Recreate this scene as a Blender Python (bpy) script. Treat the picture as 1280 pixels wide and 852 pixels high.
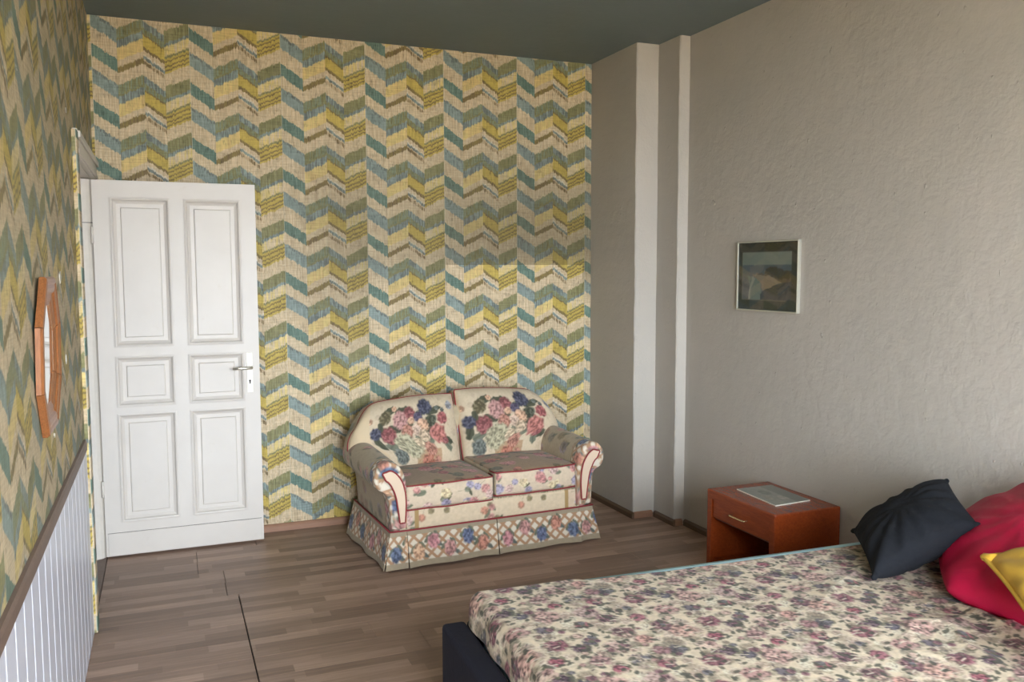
import bpy, bmesh, math, random
import numpy as np
from mathutils import Vector, Matrix
for o in list(bpy.data.objects): bpy.data.objects.remove(o)
scene = bpy.context.scene
col = scene.collection
PI = math.pi

def lin(c, g=1.0):
    """sRGB 0..255 -> linear rgb"""
    out = []
    for v in c[:3]:
        v = v / 255.0
        out.append((v / 12.92 if v <= .04045 else ((v + .055) / 1.055) ** 2.4) * g)
    return out

# ------------------------------------------------------------------ camera
YAW, PITCH, ROLL, FPX, EYE = .3864, .0824, -.0025, 1071.5, 1.6
cam_d = bpy.data.cameras.new('camera'); cam = bpy.data.objects.new('camera', cam_d); col.objects.link(cam)
_f = Vector((math.sin(YAW) * math.cos(PITCH), math.cos(YAW) * math.cos(PITCH), -math.sin(PITCH)))
_r = Vector((math.cos(YAW), -math.sin(YAW), 0)); _u = _r.cross(_f)
_r2 = _r * math.cos(ROLL) + _u * math.sin(ROLL); _u2 = -_r * math.sin(ROLL) + _u * math.cos(ROLL)
cam.matrix_world = Matrix(((_r2.x, _u2.x, -_f.x, 0), (_r2.y, _u2.y, -_f.y, 0), (_r2.z, _u2.z, -_f.z, EYE), (0, 0, 0, 1)))
cam_d.sensor_width = 36; cam_d.lens = FPX / 1280 * 36; cam_d.clip_start = .05
scene.camera = cam

# ------------------------------------------------------------------ sky light, window portals, exposure
world = bpy.data.worlds.new('world'); scene.world = world; world.use_nodes = True
bg = world.node_tree.nodes['Background']
bg.inputs[0].default_value = (.84, .93, 1.04, 1); bg.inputs[1].default_value = 8.0
scene.view_settings.view_transform = 'Standard'; scene.view_settings.look = 'None'
scene.view_settings.gamma = 1; scene.view_settings.use_curve_mapping = False
scene.view_settings.exposure = 2.5
scene.cycles.max_bounces = 10; scene.cycles.diffuse_bounces = 6; scene.cycles.sample_clamp_indirect = 6

XL, XA, XB, XC, DY, HC = -.336, 2.770, 2.926, 2.996, 5.35, 3.002     # left wall, pilaster planes, right wall, back wall, ceiling
YA, YB = 4.741, 4.50                                                  # pilaster steps
YF = -1.15                                                            # window wall behind the camera
WINS = [(-.12, 1.14, .10, 2.55), (1.55, 2.72, .80, 2.62)]  # first opening, unseen, carried down near the floor to brighten low areas
for i, (a, b, WZ0, WZ1) in enumerate(WINS):
    ld = bpy.data.lights.new('window_portal', 'AREA'); lo = bpy.data.objects.new('window_portal', ld); col.objects.link(lo)
    ld.shape = 'RECTANGLE'; ld.size = b - a; ld.size_y = WZ1 - WZ0; ld.cycles.is_portal = True
    lo.location = ((a + b) / 2, YF - .02, (WZ0 + WZ1) / 2); lo.rotation_euler = (PI / 2, 0, 0)   # emits towards +y

# ------------------------------------------------------------------ object helpers
def tag(o, label=None, cat=None, group=None, kind=None):
    if label: o['label'] = label
    if cat: o['category'] = cat
    if group: o['group'] = group
    if kind: o['kind'] = kind
    return o
def empty(name, loc=(0, 0, 0), rz=0, parent=None):
    o = bpy.data.objects.new(name, None); col.objects.link(o); o.location = loc; o.rotation_euler = (0, 0, rz); o.empty_display_size = .1
    if parent: o.parent = parent
    return o
def link(name, me, mat, parent=None, smooth=False):
    o = bpy.data.objects.new(name, me); col.objects.link(o)
    if mat and not me.materials: me.materials.append(mat)
    if parent: o.parent = parent
    if smooth:
        me.polygons.foreach_set('use_smooth', [True] * len(me.polygons))
    return o
def bm_obj(name, bm, mat, parent=None, smooth=False):
    me = bpy.data.meshes.new(name); bmesh.ops.recalc_face_normals(bm, faces=bm.faces); bm.to_mesh(me); bm.free()
    return link(name, me, mat, parent, smooth)
def add_box(bm, x0, x1, y0, y1, z0, z1, bev=0, seg=2):
    vs = [bm.verts.new(p) for p in ((x0, y0, z0), (x1, y0, z0), (x1, y1, z0), (x0, y1, z0), (x0, y0, z1), (x1, y0, z1), (x1, y1, z1), (x0, y1, z1))]
    fs = [bm.faces.new([vs[i] for i in f]) for f in ((0, 3, 2, 1), (4, 5, 6, 7), (0, 1, 5, 4), (1, 2, 6, 5), (2, 3, 7, 6), (3, 0, 4, 7))]
    if bev:
        es = list({e for f in fs for e in f.edges})
        bmesh.ops.bevel(bm, geom=es, offset=bev, segments=seg, profile=.5, affect='EDGES')
def box(name, x0, x1, y0, y1, z0, z1, mat, parent=None, bev=0, seg=2):
    bm = bmesh.new(); add_box(bm, x0, x1, y0, y1, z0, z1, bev, seg)
    return bm_obj(name, bm, mat, parent)
def prism(name, pts, axis, a0, a1, mat, parent=None, smooth=False, bev=0):
    """extrude a 2D polygon along an axis. axis 'x': pts=(y,z); 'y': pts=(x,z); 'z': pts=(x,y)"""
    bm = bmesh.new()
    def P(p, a): return {'x': (a, p[0], p[1]), 'y': (p[0], a, p[1]), 'z': (p[0], p[1], a)}[axis]
    A = [bm.verts.new(P(p, a0)) for p in pts]; B = [bm.verts.new(P(p, a1)) for p in pts]
    n = len(pts)
    bm.faces.new(A); bm.faces.new(B[::-1])
    for i in range(n): bm.faces.new((A[i], A[(i + 1) % n], B[(i + 1) % n], B[i]))
    if bev: bmesh.ops.bevel(bm, geom=[e for e in bm.edges], offset=bev, segments=2, profile=.5, affect='EDGES')
    return bm_obj(name, bm, mat, parent, smooth)
def tube(name, pts, r, mat, parent=None, closed=False, n=8):
    """tube mesh along 3D points"""
    pts = [Vector(p) for p in pts]; m = len(pts); rings = []
    bm = bmesh.new(); up = None
    for i, p in enumerate(pts):
        a = pts[(i - 1) % m] if (closed or i > 0) else p; b = pts[(i + 1) % m] if (closed or i < m - 1) else p
        t = (b - a).normalized()
        if up is None:
            up = Vector((0, 0, 1)) if abs(t.z) < .9 else Vector((1, 0, 0))
        s = t.cross(up).normalized(); up = s.cross(t).normalized()
        rr = r[i] if isinstance(r, (list, tuple)) else r
        rings.append([bm.verts.new(p + (s * math.cos(2 * PI * k / n) + up * math.sin(2 * PI * k / n)) * rr) for k in range(n)])
    for i in range(m if closed else m - 1):
        A, B = rings[i], rings[(i + 1) % m]
        for k in range(n): bm.faces.new((A[k], A[(k + 1) % n], B[(k + 1) % n], B[k]))
    if not closed:
        bm.faces.new(rings[0]); bm.faces.new(rings[-1][::-1])
    return bm_obj(name, bm, mat, parent, True)
def np_mesh(name, V, F, mat, parent=None, C=None, smooth=True):
    me = bpy.data.meshes.new(name); V = np.asarray(V, np.float32)
    ln = np.array([len(f) for f in F], np.int32); st = np.concatenate([[0], np.cumsum(ln)[:-1]]).astype(np.int32)
    fl = np.asarray(F, np.int32).ravel() if (ln == ln[0]).all() else np.array([i for f in F for i in f], np.int32)
    me.vertices.add(len(V)); me.vertices.foreach_set('co', V.ravel())
    me.loops.add(len(fl)); me.loops.foreach_set('vertex_index', fl)
    me.polygons.add(len(ln)); me.polygons.foreach_set('loop_start', st)
    me.update(calc_edges=True); me.validate()
    if C is not None:
        ca = me.color_attributes.new('Col', 'FLOAT_COLOR', 'POINT')
        buf = np.ones((len(V), 4), np.float32); buf[:, :3] = C; ca.data.foreach_set('color', buf.ravel())
    return link(name, me, mat, parent, smooth)
def grid_faces(nu, nv, wrap_u=False, off=0, flip=False):
    i, j = np.meshgrid(np.arange(nu - 1), np.arange(nv - 1), indexing='ij')
    a = (off + i * nv + j).ravel(); b = a + nv
    return np.stack((a, b, b + 1, a + 1) if not flip else (a, a + 1, b + 1, b), -1).tolist()

# ------------------------------------------------------------------ numpy noise and stamps (flat print of the fabrics)
rng = np.random.RandomState(7)
def vnoise(x, y, seed=0):
    xi, yi = np.floor(x).astype(np.int64), np.floor(y).astype(np.int64)
    fx, fy = x - xi, y - yi; fx = fx * fx * (3 - 2 * fx); fy = fy * fy * (3 - 2 * fy)
    def h(a, b):
        n = (a * 374761393 + b * 668265263 + seed * 974634777) & 0x7fffffff
        n = ((n ^ (n >> 13)) * 1274126177) & 0x7fffffff
        return ((n ^ (n >> 16)) & 0xffff) / 65535.0
    return (h(xi, yi) * (1 - fx) + h(xi + 1, yi) * fx) * (1 - fy) + (h(xi, yi + 1) * (1 - fx) + h(xi + 1, yi + 1) * fx) * fy
def fbm(x, y, seed=0, o=3):
    s = 0; a = .5; t = 0
    for k in range(o): s = s + a * vnoise(x * 2 ** k, y * 2 ** k, seed + k); t += a; a *= .55
    return s / t
class Print:
    """a flat print painted on a raster; sampled at mesh points. size in metres, res in m/px"""
    def __init__(s, w, h, res, base, var=.1, seed=1, wrap=True):
        s.w, s.h, s.res, s.wrap = w, h, res, wrap
        s.nx, s.ny = int(round(w / res)), int(round(h / res))
        s.X, s.Y = np.meshgrid((np.arange(s.nx) + .5) * res, (np.arange(s.ny) + .5) * res, indexing='ij')
        n = fbm(s.X / .012, s.Y / .012, seed)[..., None]
        s.c = np.array(base, float)[None, None] * (1 + var * 2 * (n - .5))
        s.seed = seed
    def d(s, cx, cy):
        dx, dy = s.X - cx, s.Y - cy
        if s.wrap:
            dx = (dx + s.w / 2) % s.w - s.w / 2; dy = (dy + s.h / 2) % s.h - s.h / 2
        return dx, dy
    def put(s, m, c): m = m[..., None]; s.c = s.c * (1 - m) + np.asarray(c) * m
    def flower(s, cx, cy, r, c, c2=None, lob=7, asp=1.0, soft=.12, dots=.012, con=.5, alpha=1.0, hole=0.):
        s.seed += 1; dx, dy = s.d(cx, cy); dy = dy / asp
        R = np.hypot(dx, dy); A = np.arctan2(dy, dx)
        n = fbm(dx / (r * .30) + 31, dy / (r * .30) + 17, s.seed)
        rim = r * (.92 + .05 * np.sin(lob * A + s.seed) + .34 * (n - .5))
        m = np.clip((rim - R) / (r * soft) + .5, 0, 1) * alpha
        p = vnoise(dx / dots + 50, dy / dots + 9, s.seed + 3)
        if hole: m = m * np.clip((vnoise(dx / dots + 7, dy / dots + 77, s.seed + 8) - hole * R / r) / .15 + .5, 0, 1)
        swirl = .5 + .5 * np.sin(R / r * 11 + 2.5 * np.sin(A * lob / 2) + s.seed + 3 * n)
        p = np.clip((p - .5) * 2.2 + .5, 0, 1); t = np.clip(.75 * p + .35 * swirl - .05, 0, 1)[..., None]
        c = np.array(c); c2 = c * .4 + .012 if c2 is None else np.array(c2); hi = np.minimum(c * 1.35 + .045, .8)
        mid = 1 - np.abs(2 * t - 1)
        f = c2 * np.clip(1 - 2 * t, 0, 1) + c * mid + hi * np.clip(2 * t - 1, 0, 1)
        s.put(m, c * (1 - con) + f * con)
    def leaf(s, cx, cy, r, ang, c, asp=.42, alpha=1.0):
        s.seed += 1; dx, dy = s.d(cx, cy)
        a, b = dx * math.cos(ang) + dy * math.sin(ang), -dx * math.sin(ang) + dy * math.cos(ang)
        R = np.hypot(a / r, b / (r * asp)) + .5 * (vnoise(dx / (r * .3) + 40, dy / (r * .3) + 40, s.seed) - .5)
        m = np.clip((1 - R) / .18 + .3, 0, 1) * alpha
        vein = (1 - .35 * np.exp(-(b / (r * .09)) ** 2))[..., None]
        m3 = m[..., None]; s.c = s.c * (1 - m3) + np.array(c) * vein * m3
    def line(s, x0, y0, x1, y1, wd, c, alpha=1.0):
        px, py = s.d(x0, y0); vx, vy = x1 - x0, y1 - y0
        t = np.clip((px * vx + py * vy) / (vx * vx + vy * vy), 0, 1)
        d = np.hypot(px - t * vx, py - t * vy)
        s.put(np.clip((wd - d) / (wd * .5), 0, 1) * alpha, c)
    def band(s, y0, y1, c, alpha=1.0):
        s.put(((s.Y > y0) & (s.Y < y1)).astype(float) * alpha, c)
    def at(s, x, y):
        fx, fy = np.asarray(x) / s.res - .5, np.asarray(y) / s.res - .5
        i, j = np.floor(fx).astype(int), np.floor(fy).astype(int); a, b = (fx - i)[..., None], (fy - j)[..., None]
        def g(i, j):
            if s.wrap: return s.c[i % s.nx, j % s.ny]
            return s.c[np.clip(i, 0, s.nx - 1), np.clip(j, 0, s.ny - 1)]
        return (g(i, j) * (1 - a) + g(i + 1, j) * a) * (1 - b) + (g(i, j + 1) * (1 - a) + g(i + 1, j + 1) * a) * b

# ------------------------------------------------------------------ node helpers
class NB:
    def __init__(s, name):
        s.m = bpy.data.materials.new(name); s.m.use_nodes = True; s.t = s.m.node_tree; s.n = s.t.nodes
        s.b = s.n['Principled BSDF']; s.out = s.n['Material Output']
    def put(s, sock, v):
        if isinstance(v, bpy.types.NodeSocket): s.t.links.new(v, sock)
        elif isinstance(v, (tuple, list)): sock.default_value = tuple(v) + (1,) if len(v) == 3 and len(sock.default_value) == 4 else v
        else: sock.default_value = v
    def M(s, op, a, b=None, c=None, clamp=False):
        n = s.n.new('ShaderNodeMath'); n.operation = op; n.use_clamp = clamp
        for i, v in enumerate((a, b, c)):
            if v is not None: s.put(n.inputs[i], v)
        return n.outputs[0]
    def add(s, a, b): return s.M('ADD', a, b)
    def sub(s, a, b): return s.M('SUBTRACT', a, b)
    def mul(s, a, b): return s.M('MULTIPLY', a, b)
    def gt(s, a, b): return s.M('GREATER_THAN', a, b)
    def lt(s, a, b): return s.M('LESS_THAN', a, b)
    def floor(s, a): return s.M('FLOOR', a)
    def fract(s, a): return s.M('FRACT', a)
    def smooth(s, v, a, b, lo=0., hi=1.):
        n = s.n.new('ShaderNodeMapRange'); n.interpolation_type = 'SMOOTHSTEP'
        for k, x in (('Value', v), ('From Min', a), ('From Max', b), ('To Min', lo), ('To Max', hi)): s.put(n.inputs[k], x)
        return n.outputs[0]
    def mix(s, f, a, b, mode='MIX'):
        n = s.n.new('ShaderNodeMix'); n.data_type = 'RGBA'; n.blend_type = mode
        s.put(n.inputs[0], f); s.put(n.inputs[6], a); s.put(n.inputs[7], b); return n.outputs[2]
    def mixf(s, f, a, b):
        n = s.n.new('ShaderNodeMix'); n.data_type = 'FLOAT'
        s.put(n.inputs[0], f); s.put(n.inputs[2], a); s.put(n.inputs[3], b); return n.outputs[0]
    def pos(s): return s.n.new('ShaderNodeNewGeometry').outputs['Position']
    def obj(s): return s.n.new('ShaderNodeTexCoord').outputs['Object']
    def xyz(s, v):
        n = s.n.new('ShaderNodeSeparateXYZ'); s.put(n.inputs[0], v); return n.outputs
    def vec(s, x, y, z=0.):
        n = s.n.new('ShaderNodeCombineXYZ')
        for i, v in enumerate((x, y, z)): s.put(n.inputs[i], v)
        return n.outputs[0]
    def noise(s, v, scale, detail=3, rough=.55, dist=0.):
        n = s.n.new('ShaderNodeTexNoise'); s.put(n.inputs['Vector'], v)
        n.inputs['Scale'].default_value = scale; n.inputs['Detail'].default_value = detail; n.inputs['Roughness'].default_value = rough; n.inputs['Distortion'].default_value = dist
        return n.outputs['Fac']
    def white(s, v):
        n = s.n.new('ShaderNodeTexWhiteNoise'); n.noise_dimensions = '3D'; s.put(n.inputs['Vector'], v); return n.outputs['Value']
    def scale(s, v, sx, sy, sz):
        n = s.n.new('ShaderNodeVectorMath'); n.operation = 'MULTIPLY'; s.put(n.inputs[0], v); n.inputs[1].default_value = (sx, sy, sz); return n.outputs[0]
    def ramp(s, f, stops, interp='LINEAR'):
        n = s.n.new('ShaderNodeValToRGB'); n.color_ramp.interpolation = interp; s.put(n.inputs[0], f)
        e = n.color_ramp.elements
        while len(e) < len(stops): e.new(.5)
        for i, (p, c) in enumerate(stops):
            e[i].position = p
        for i, (p, c) in enumerate(stops):
            e[i].color = tuple(c) + (1,) if not isinstance(c, (int, float)) else (c, c, c, 1)
        return n.outputs[0]
    def bump(s, h, strength=.3, dist=.01):
        n = s.n.new('ShaderNodeBump'); n.inputs['Strength'].default_value = strength; n.inputs['Distance'].default_value = dist
        s.put(n.inputs['Height'], h); s.t.links.new(n.outputs[0], s.b.inputs['Normal'])
    def done(s, color=None, rough=.6, spec=.5, metal=0.):
        if color is not None: s.put(s.b.inputs['Base Color'], color)
        s.put(s.b.inputs['Roughness'], rough); s.b.inputs['Specular IOR Level'].default_value = spec; s.b.inputs['Metallic'].default_value = metal
        return s.m
def plain(name, c, rough=.6, spec=.5, metal=0., var=.08, ns=18, bump=0.):
    b = NB(name); n = b.noise(b.obj(), ns, 4)
    c = lin(c)
    colr = b.mix(n, tuple(x * (1 - var) for x in c), tuple(x * (1 + var) for x in c))
    if bump: b.bump(b.noise(b.obj(), ns * 6, 3), bump, .004)
    return b.done(colr, rough, spec, metal)

# ---- wallpaper: four slanted columns to a strip, bands in each, every strip hung with its own drop
WP = dict(cream=(206, 187, 154), cream2=(194, 172, 138), teal=(92, 116, 103), teal2=(110, 132, 118), blue=(138, 152, 145), blue2=(124, 138, 132), slate=(110, 116, 111), sage=(128, 136, 110),
          peach=(208, 180, 120), olive=(136, 118, 68), yel=(188, 164, 80), pale=(212, 190, 124), brown=(120, 100, 66), grn=(126, 122, 80), grn2=(140, 136, 96), white=(208, 200, 184))
def wallpaper(name, axis, u0, dark=1.0, stains=False):
    b = NB(name); X, Y, Z = b.xyz(b.pos()); U = {'x': X, 'y': Y}[axis]
    SW, T = .507, .308
    s = b.M('DIVIDE', b.sub(U, u0), SW); si = b.floor(s); lu = b.mul(b.fract(s), SW)
    ph = b.ramp(b.add(b.mul(b.M('MODULO', b.add(si, 20.), 10.), .1), .05), [(k / 10, v) for k, v in enumerate((.266, .698, .182, .958, .198, .416, .42, .75, .1, .55))], 'CONSTANT')
    CB = (0., .13, .265, .375, SW); SL = (.63, -.50, .68, -.47)
    D0 = [0.]
    streak = b.noise(b.vec(b.mul(U, 95.), b.mul(Z, 7.), 3.), 1.0, 3, .65)
    weave = b.noise(b.vec(b.mul(U, 10.), b.mul(Z, 120.), 3.), 1.0, 3, .65)
    rag = b.add(b.mul(b.sub(streak, .5), .13), b.mul(b.sub(b.noise(b.vec(U, Z, 0.), 22, 2), .5), .06))
    hatch = b.smooth(b.add(b.noise(b.vec(b.mul(U, 130.), b.mul(Z, 10.), 11.), 1.0, 2), b.mul(b.sub(b.noise(b.vec(U, Z, 4.), 9, 2), .5), .4)), .44, .58)
    ALT = dict(slate='blue', brown='cream2', olive='brown', white='cream', cream='cream2', cream2='cream', sage='grn', blue='blue2', grn='grn2', yel='yel', teal='teal2', peach='pale', pale='cream')
    bands = [
        [(0, 'teal'), (.23, 'cream'), (.44, 'slate'), (.50, 'blue'), (.70, 'cream2')],
        [(0, 'peach'), (.02, 'cream2'), (.14, 'olive'), (.24, 'cream'), (.45, 'sage'), (.62, 'grn'), (.66, 'slate'), (.80, 'peach')],
        [(0, 'cream'), (.08, 'white'), (.11, 'slate'), (.17, 'cream2'), (.19, 'brown'), (.26, 'cream2'), (.47, 'slate'), (.60, 'sage'), (.71, 'olive'), (.74, 'yel'), (.94, 'olive')],
        [(0, 'yel'), (.03, 'olive'), (.06, 'yel'), (.10, 'olive'), (.13, 'yel'), (.17, 'cream'), (.27, 'cream2'), (.31, 'cream'), (.40, 'grn'), (.62, 'slate'), (.68, 'pale'), (.86, 'grn'), (.90, 'yel'), (.94, 'olive'), (.97, 'yel')],
    ]
    colr = None; d = 0.
    for k in range(4):
        off = b.add(b.mul(b.sub(lu, CB[k]), -SL[k]), -d)                 # line height change from the strip's left edge
        w = b.M('DIVIDE', b.sub(b.add(b.mul(ph, T), off), Z), T)          # distance below the line in periods
        w = b.fract(b.add(b.add(w, rag), 40.))
        def soft(names):
            out = []
            for i, (p_, n_) in enumerate(names):
                nx = names[i + 1][0] if i + 1 < len(names) else 1.0; e = min(.010, (nx - p_) * .3)
                out += [(p_ + (e if i else 0), lin(WP[n_], dark)), (nx - e, lin(WP[n_], dark))]
            return out
        c = b.mix(hatch, b.ramp(w, soft(bands[k])), b.ramp(w, soft([(p_, ALT[n_]) for p_, n_ in bands[k]])))
        colr = c if colr is None else b.mix(b.gt(lu, CB[k]), colr, c)
        d += SL[k] * (CB[k + 1] - CB[k])
    fine = b.noise(b.vec(b.mul(U, 190.), b.mul(Z, 24.), 8.), 1.0, 1)
    marks = b.smooth(b.mul(fine, b.noise(b.vec(U, Z, 2.), 22, 2)), .30, .42)
    tone = b.sub(b.add(.12, b.add(b.mul(streak, 1.0), b.mul(weave, .85))), b.mul(marks, .34))
    colr = b.mix(1., colr, b.vec(tone, tone, tone), 'MULTIPLY')
    seam = b.lt(lu, .0022); colr = b.mix(b.mul(seam, .6), colr, tuple(lin((215, 205, 180))))
    if stains:
        # soot-darkened paper above where a cupboard stood: two strips below 1.635 m are clean
        clean = b.mul(b.mul(b.gt(U, 1.712), b.lt(U, 2.706)), b.lt(Z, 1.635))
        big = b.noise(b.vec(U, Z, 0.), 1.6, 3)
        h = b.mul(b.smooth(Z, 1.3, 1.75), b.smooth(Z, 2.75, 1.75))
        h = b.mul(h, b.add(.10, b.mul(b.smooth(U, .6, 2.3), .50)))
        h = b.mul(b.add(h, b.mul(b.sub(big, .5), .18)), b.sub(1., clean))
        h2 = b.mul(b.mul(b.smooth(U, .62, 1.05), b.lt(U, 1.205)), b.mul(b.smooth(Z, .7, 1.4), b.smooth(Z, 2.6, 1.9)))
        h = b.M('MAXIMUM', b.add(h, b.mul(h2, .24)), 0.)
        colr = b.mix(h, colr, tuple(lin((70, 60, 30))))
    else:
        chip = b.gt(b.noise(b.vec(b.mul(U, 1.), b.mul(Z, 1.), 5.), 17, 4), .735)
        gr = b.noise(b.vec(U, Z, 9.), 3.5, 4); colr = b.mix(b.add(.08, b.mul(gr, .42)), colr, tuple(lin((112, 112, 92))))
        colr = b.mix(b.mul(chip, .75), colr, tuple(lin((205, 200, 190))))
    b.bump(b.add(b.mul(weave, .3), b.mul(b.noise(b.vec(U, Z, 0.), 12, 3), .7)), .10 if stains else .3, .006)
    return b.done(colr, .62, .35)
MAT = {}
MAT['paper_back'] = wallpaper('wallpaper_back', 'x', -.321, .93, True)
MAT['paper_left'] = wallpaper('wallpaper_left', 'y', 3.10, .92)
# ---- plaster
def plaster(name, c, rough=.7, bs=.55):
    b = NB(name); p = b.pos()
    n = b.noise(p, 2.2, 4); f = b.noise(p, 70, 3); lump = b.noise(p, 14, 3, .6, .2)
    dent = b.smooth(b.noise(b.scale(p, 1, 1, .7), 24, 2), .70, .78)
    colr = b.mix(n, tuple(lin(c, .92)), tuple(lin((c[0] + 3, c[1] + 1, c[2] + 2), 1.07)))
    h = b.add(b.add(b.mul(f, .25), b.mul(lump, 1.1)), b.mul(dent, .8))
    b.bump(h, bs, .012); return b.done(colr, rough, .4)
MAT['grey_wall'] = plaster('grey_plaster', (180, 174, 163), .7, .34)
MAT['ceiling'] = plaster('slate_ceiling_paint', (107, 120, 121), .55, .15)
MAT['ceiling'].node_tree.nodes['Principled BSDF'].inputs['Specular IOR Level'].default_value = .5
MAT['white_wall'] = plain('white_wall_paint', (196, 190, 176), .8)
# ---- laminate boards: three printed strips to a board
def laminate():
    b = NB('laminate'); X, Y, Z = b.xyz(b.pos())
    row = b.floor(b.M('DIVIDE', b.sub(Y, 4.35), .0633))
    cell = b.floor(b.M('DIVIDE', b.add(X, b.mul(b.white(b.vec(row, 3., 1.)), 3.)), .46))
    tone = b.white(b.vec(row, cell, 7.))
    g = b.noise(b.vec(b.mul(X, 3.), b.mul(Y, 60.), 0.), 1., 4, .6, .6); g2 = b.noise(b.vec(b.mul(X, 12.), b.mul(Y, 240.), 0.), 1., 3)
    blot = b.noise(b.pos(), 1.4, 3)
    t = b.add(b.add(b.mul(tone, .42), b.mul(g, .52)), b.add(b.mul(g2, .22), b.mul(blot, .2)))
    colr = b.ramp(t, [(.30, lin((105, 83, 69))), (.66, lin((145, 119, 102))), (1.05, lin((186, 157, 137)))])
    b.bump(g2, .05, .003); return b.done(colr, b.add(.38, b.mul(g, .18)), .5)
MAT['laminate'] = laminate()
MAT['subfloor'] = plain('subfloor', (40, 32, 27), .9)
MAT['skirting'] = plain('skirting_wood', (150, 112, 88), .5)
MAT['skirting_dark'] = plain('skirting_dark_wood', (96, 74, 56), .5)
def door_paint():
    b = NB('door_paint'); p = b.pos(); n = b.noise(p, 5, 4); n2 = b.noise(p, 60, 3)
    colr = b.mix(n, tuple(lin((202, 194, 184))), tuple(lin((214, 207, 198))))
    sm = b.smooth(b.noise(p, 11, 5, .65), .62, .78); colr = b.mix(b.mul(sm, .25), colr, tuple(lin((188, 176, 158))))
    b.bump(n2, .06, .003); return b.done(colr, .42, .5)
MAT['door'] = door_paint()
MAT['trim_white'] = plain('old_white_paint', (214, 207, 196), .5, ns=30, bump=.1)
MAT['panel_white'] = plain('panel_boards', (205, 206, 214), .32, ns=8, var=.05)
MAT['rail'] = plain('rail_wood', (112, 92, 80), .5, ns=40, var=.25)
MAT['gap'] = plain('dark_gap', (26, 23, 20), .9)
MAT['steel'] = plain('nickel', (225, 220, 205), .28, .5, .85)
MAT['plate'] = plain('painted_plate', (236, 230, 216), .3)
MAT['brass'] = plain('brass', (242, 220, 170), .25, .5, .9)
def wood(name, c1, c2, rough=.3, axis=1, sc=1.):
    b = NB(name); p = b.obj(); k = [14., 14., 14.]; k[axis] = 1.2
    g = b.noise(b.scale(p, *[x * sc for x in k]), 6, 4, .6, 1.2); f = b.noise(b.scale(p, *[x * sc * 4 for x in k]), 8, 3)
    colr = b.ramp(b.add(b.mul(g, .8), b.mul(f, .25)), [(.25, lin(c1)), (.75, lin(c2))])
    b.bump(f, .06, .002); return b.done(colr, rough, .5)
MAT['cherry'] = wood('cherry_wood', (118, 46, 18), (152, 68, 28), .25)
MAT['cherry_side'] = wood('cherry_wood_vertical', (112, 42, 16), (142, 60, 24), .28, 0)
MAT['dark_in'] = wood('cabinet_inside', (86, 36, 16), (104, 46, 20), .5)
MAT['mirror_wood'] = wood('mirror_frame_wood', (108, 64, 36), (162, 104, 62), .3, 2, 2.)
b = NB('mirror_glass'); MAT['mirror'] = b.done((.9, .91, .9), .02, .5, 1.)
def vcol(name, rough=.85, weave=900., wamt=.22, bump=.12, sheen=.0, nb=60):
    b = NB(name); a = b.n.new('ShaderNodeAttribute'); a.attribute_name = 'Col'
    o = b.obj(); n = b.noise(o, weave, 2); n2 = b.noise(o, nb, 3)
    t = b.add(1. - wamt / 2, b.mul(b.sub(b.add(b.mul(n, .6), b.mul(n2, .4)), .0), wamt))
    colr = b.mix(1., a.outputs['Color'], b.vec(t, t, t), 'MULTIPLY')
    b.bump(b.add(n2, b.mul(n, .4)), bump, .006)
    b.b.inputs['Sheen Weight'].default_value = sheen
    return b.done(colr, rough, .25)
MAT['sofa'] = vcol('floral_upholstery', .75, 420., .25, .25, .15, 30)
MAT['spread'] = vcol('floral_bedspread', .85, 300., .3, .3, .1, 90)
MAT['print'] = vcol('landscape_print', .5, 200., .1, .0)
def cloth(name, c, rough=.85, sheen=.3, wr=.5, ns=26):
    b = NB(name); o = b.obj(); n = b.noise(o, 500, 2); n2 = b.noise(o, ns, 3, .5, .6); n3 = b.noise(o, 7, 3)
    colr = b.mix(b.add(b.mul(n, .5), b.mul(n3, .5)), tuple(lin(c, .82)), tuple(lin(c, 1.15)))
    b.bump(b.add(b.mul(n2, 1.), b.mul(n, .12)), wr, .012); b.b.inputs['Sheen Weight'].default_value = sheen
    return b.done(colr, rough, .25)
MAT['piping'] = cloth('red_piping', (140, 58, 60), .75, .0, .1)
MAT['navy_frame'] = cloth('navy_upholstery', (36, 36, 46), .85, .0, .15)
MAT['navy'] = cloth('navy_cushion_cloth', (27, 29, 34), .9, .0, .5, 14)
MAT['red'] = cloth('crimson_satin', (190, 24, 66), .5, .0, .6, 9)
MAT['mustard'] = cloth('mustard_velvet', (204, 160, 50), .8, .1, .3, 14)
MAT['sheet'] = cloth('pale_blue_ticking', (196, 234, 244), .85, .0, .1)
MAT['alu'] = plain('brushed_aluminium', (205, 203, 190), .32, .5, .6)
MAT['white_pvc'] = plain('white_window_frame', (230, 230, 226), .4)
def pane_mat():
    b = NB('window_glass'); tr = b.n.new('ShaderNodeBsdfTransparent'); gl = b.n.new('ShaderNodeBsdfGlossy'); gl.inputs['Roughness'].default_value = .02
    mx = b.n.new('ShaderNodeMixShader'); mx.inputs[0].default_value = .07
    b.t.links.new(tr.outputs[0], mx.inputs[1]); b.t.links.new(gl.outputs[0], mx.inputs[2]); b.t.links.new(mx.outputs[0], b.out.inputs[0]); return b.m
MAT['glass'] = pane_mat()
MAT['street'] = plain('street', (164, 144, 114), .9)  # unseen outdoor ground, warm-tinted so its bounce warms the upper room

def struct(o, label, cat): return tag(o, label, cat, kind='structure')

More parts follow.
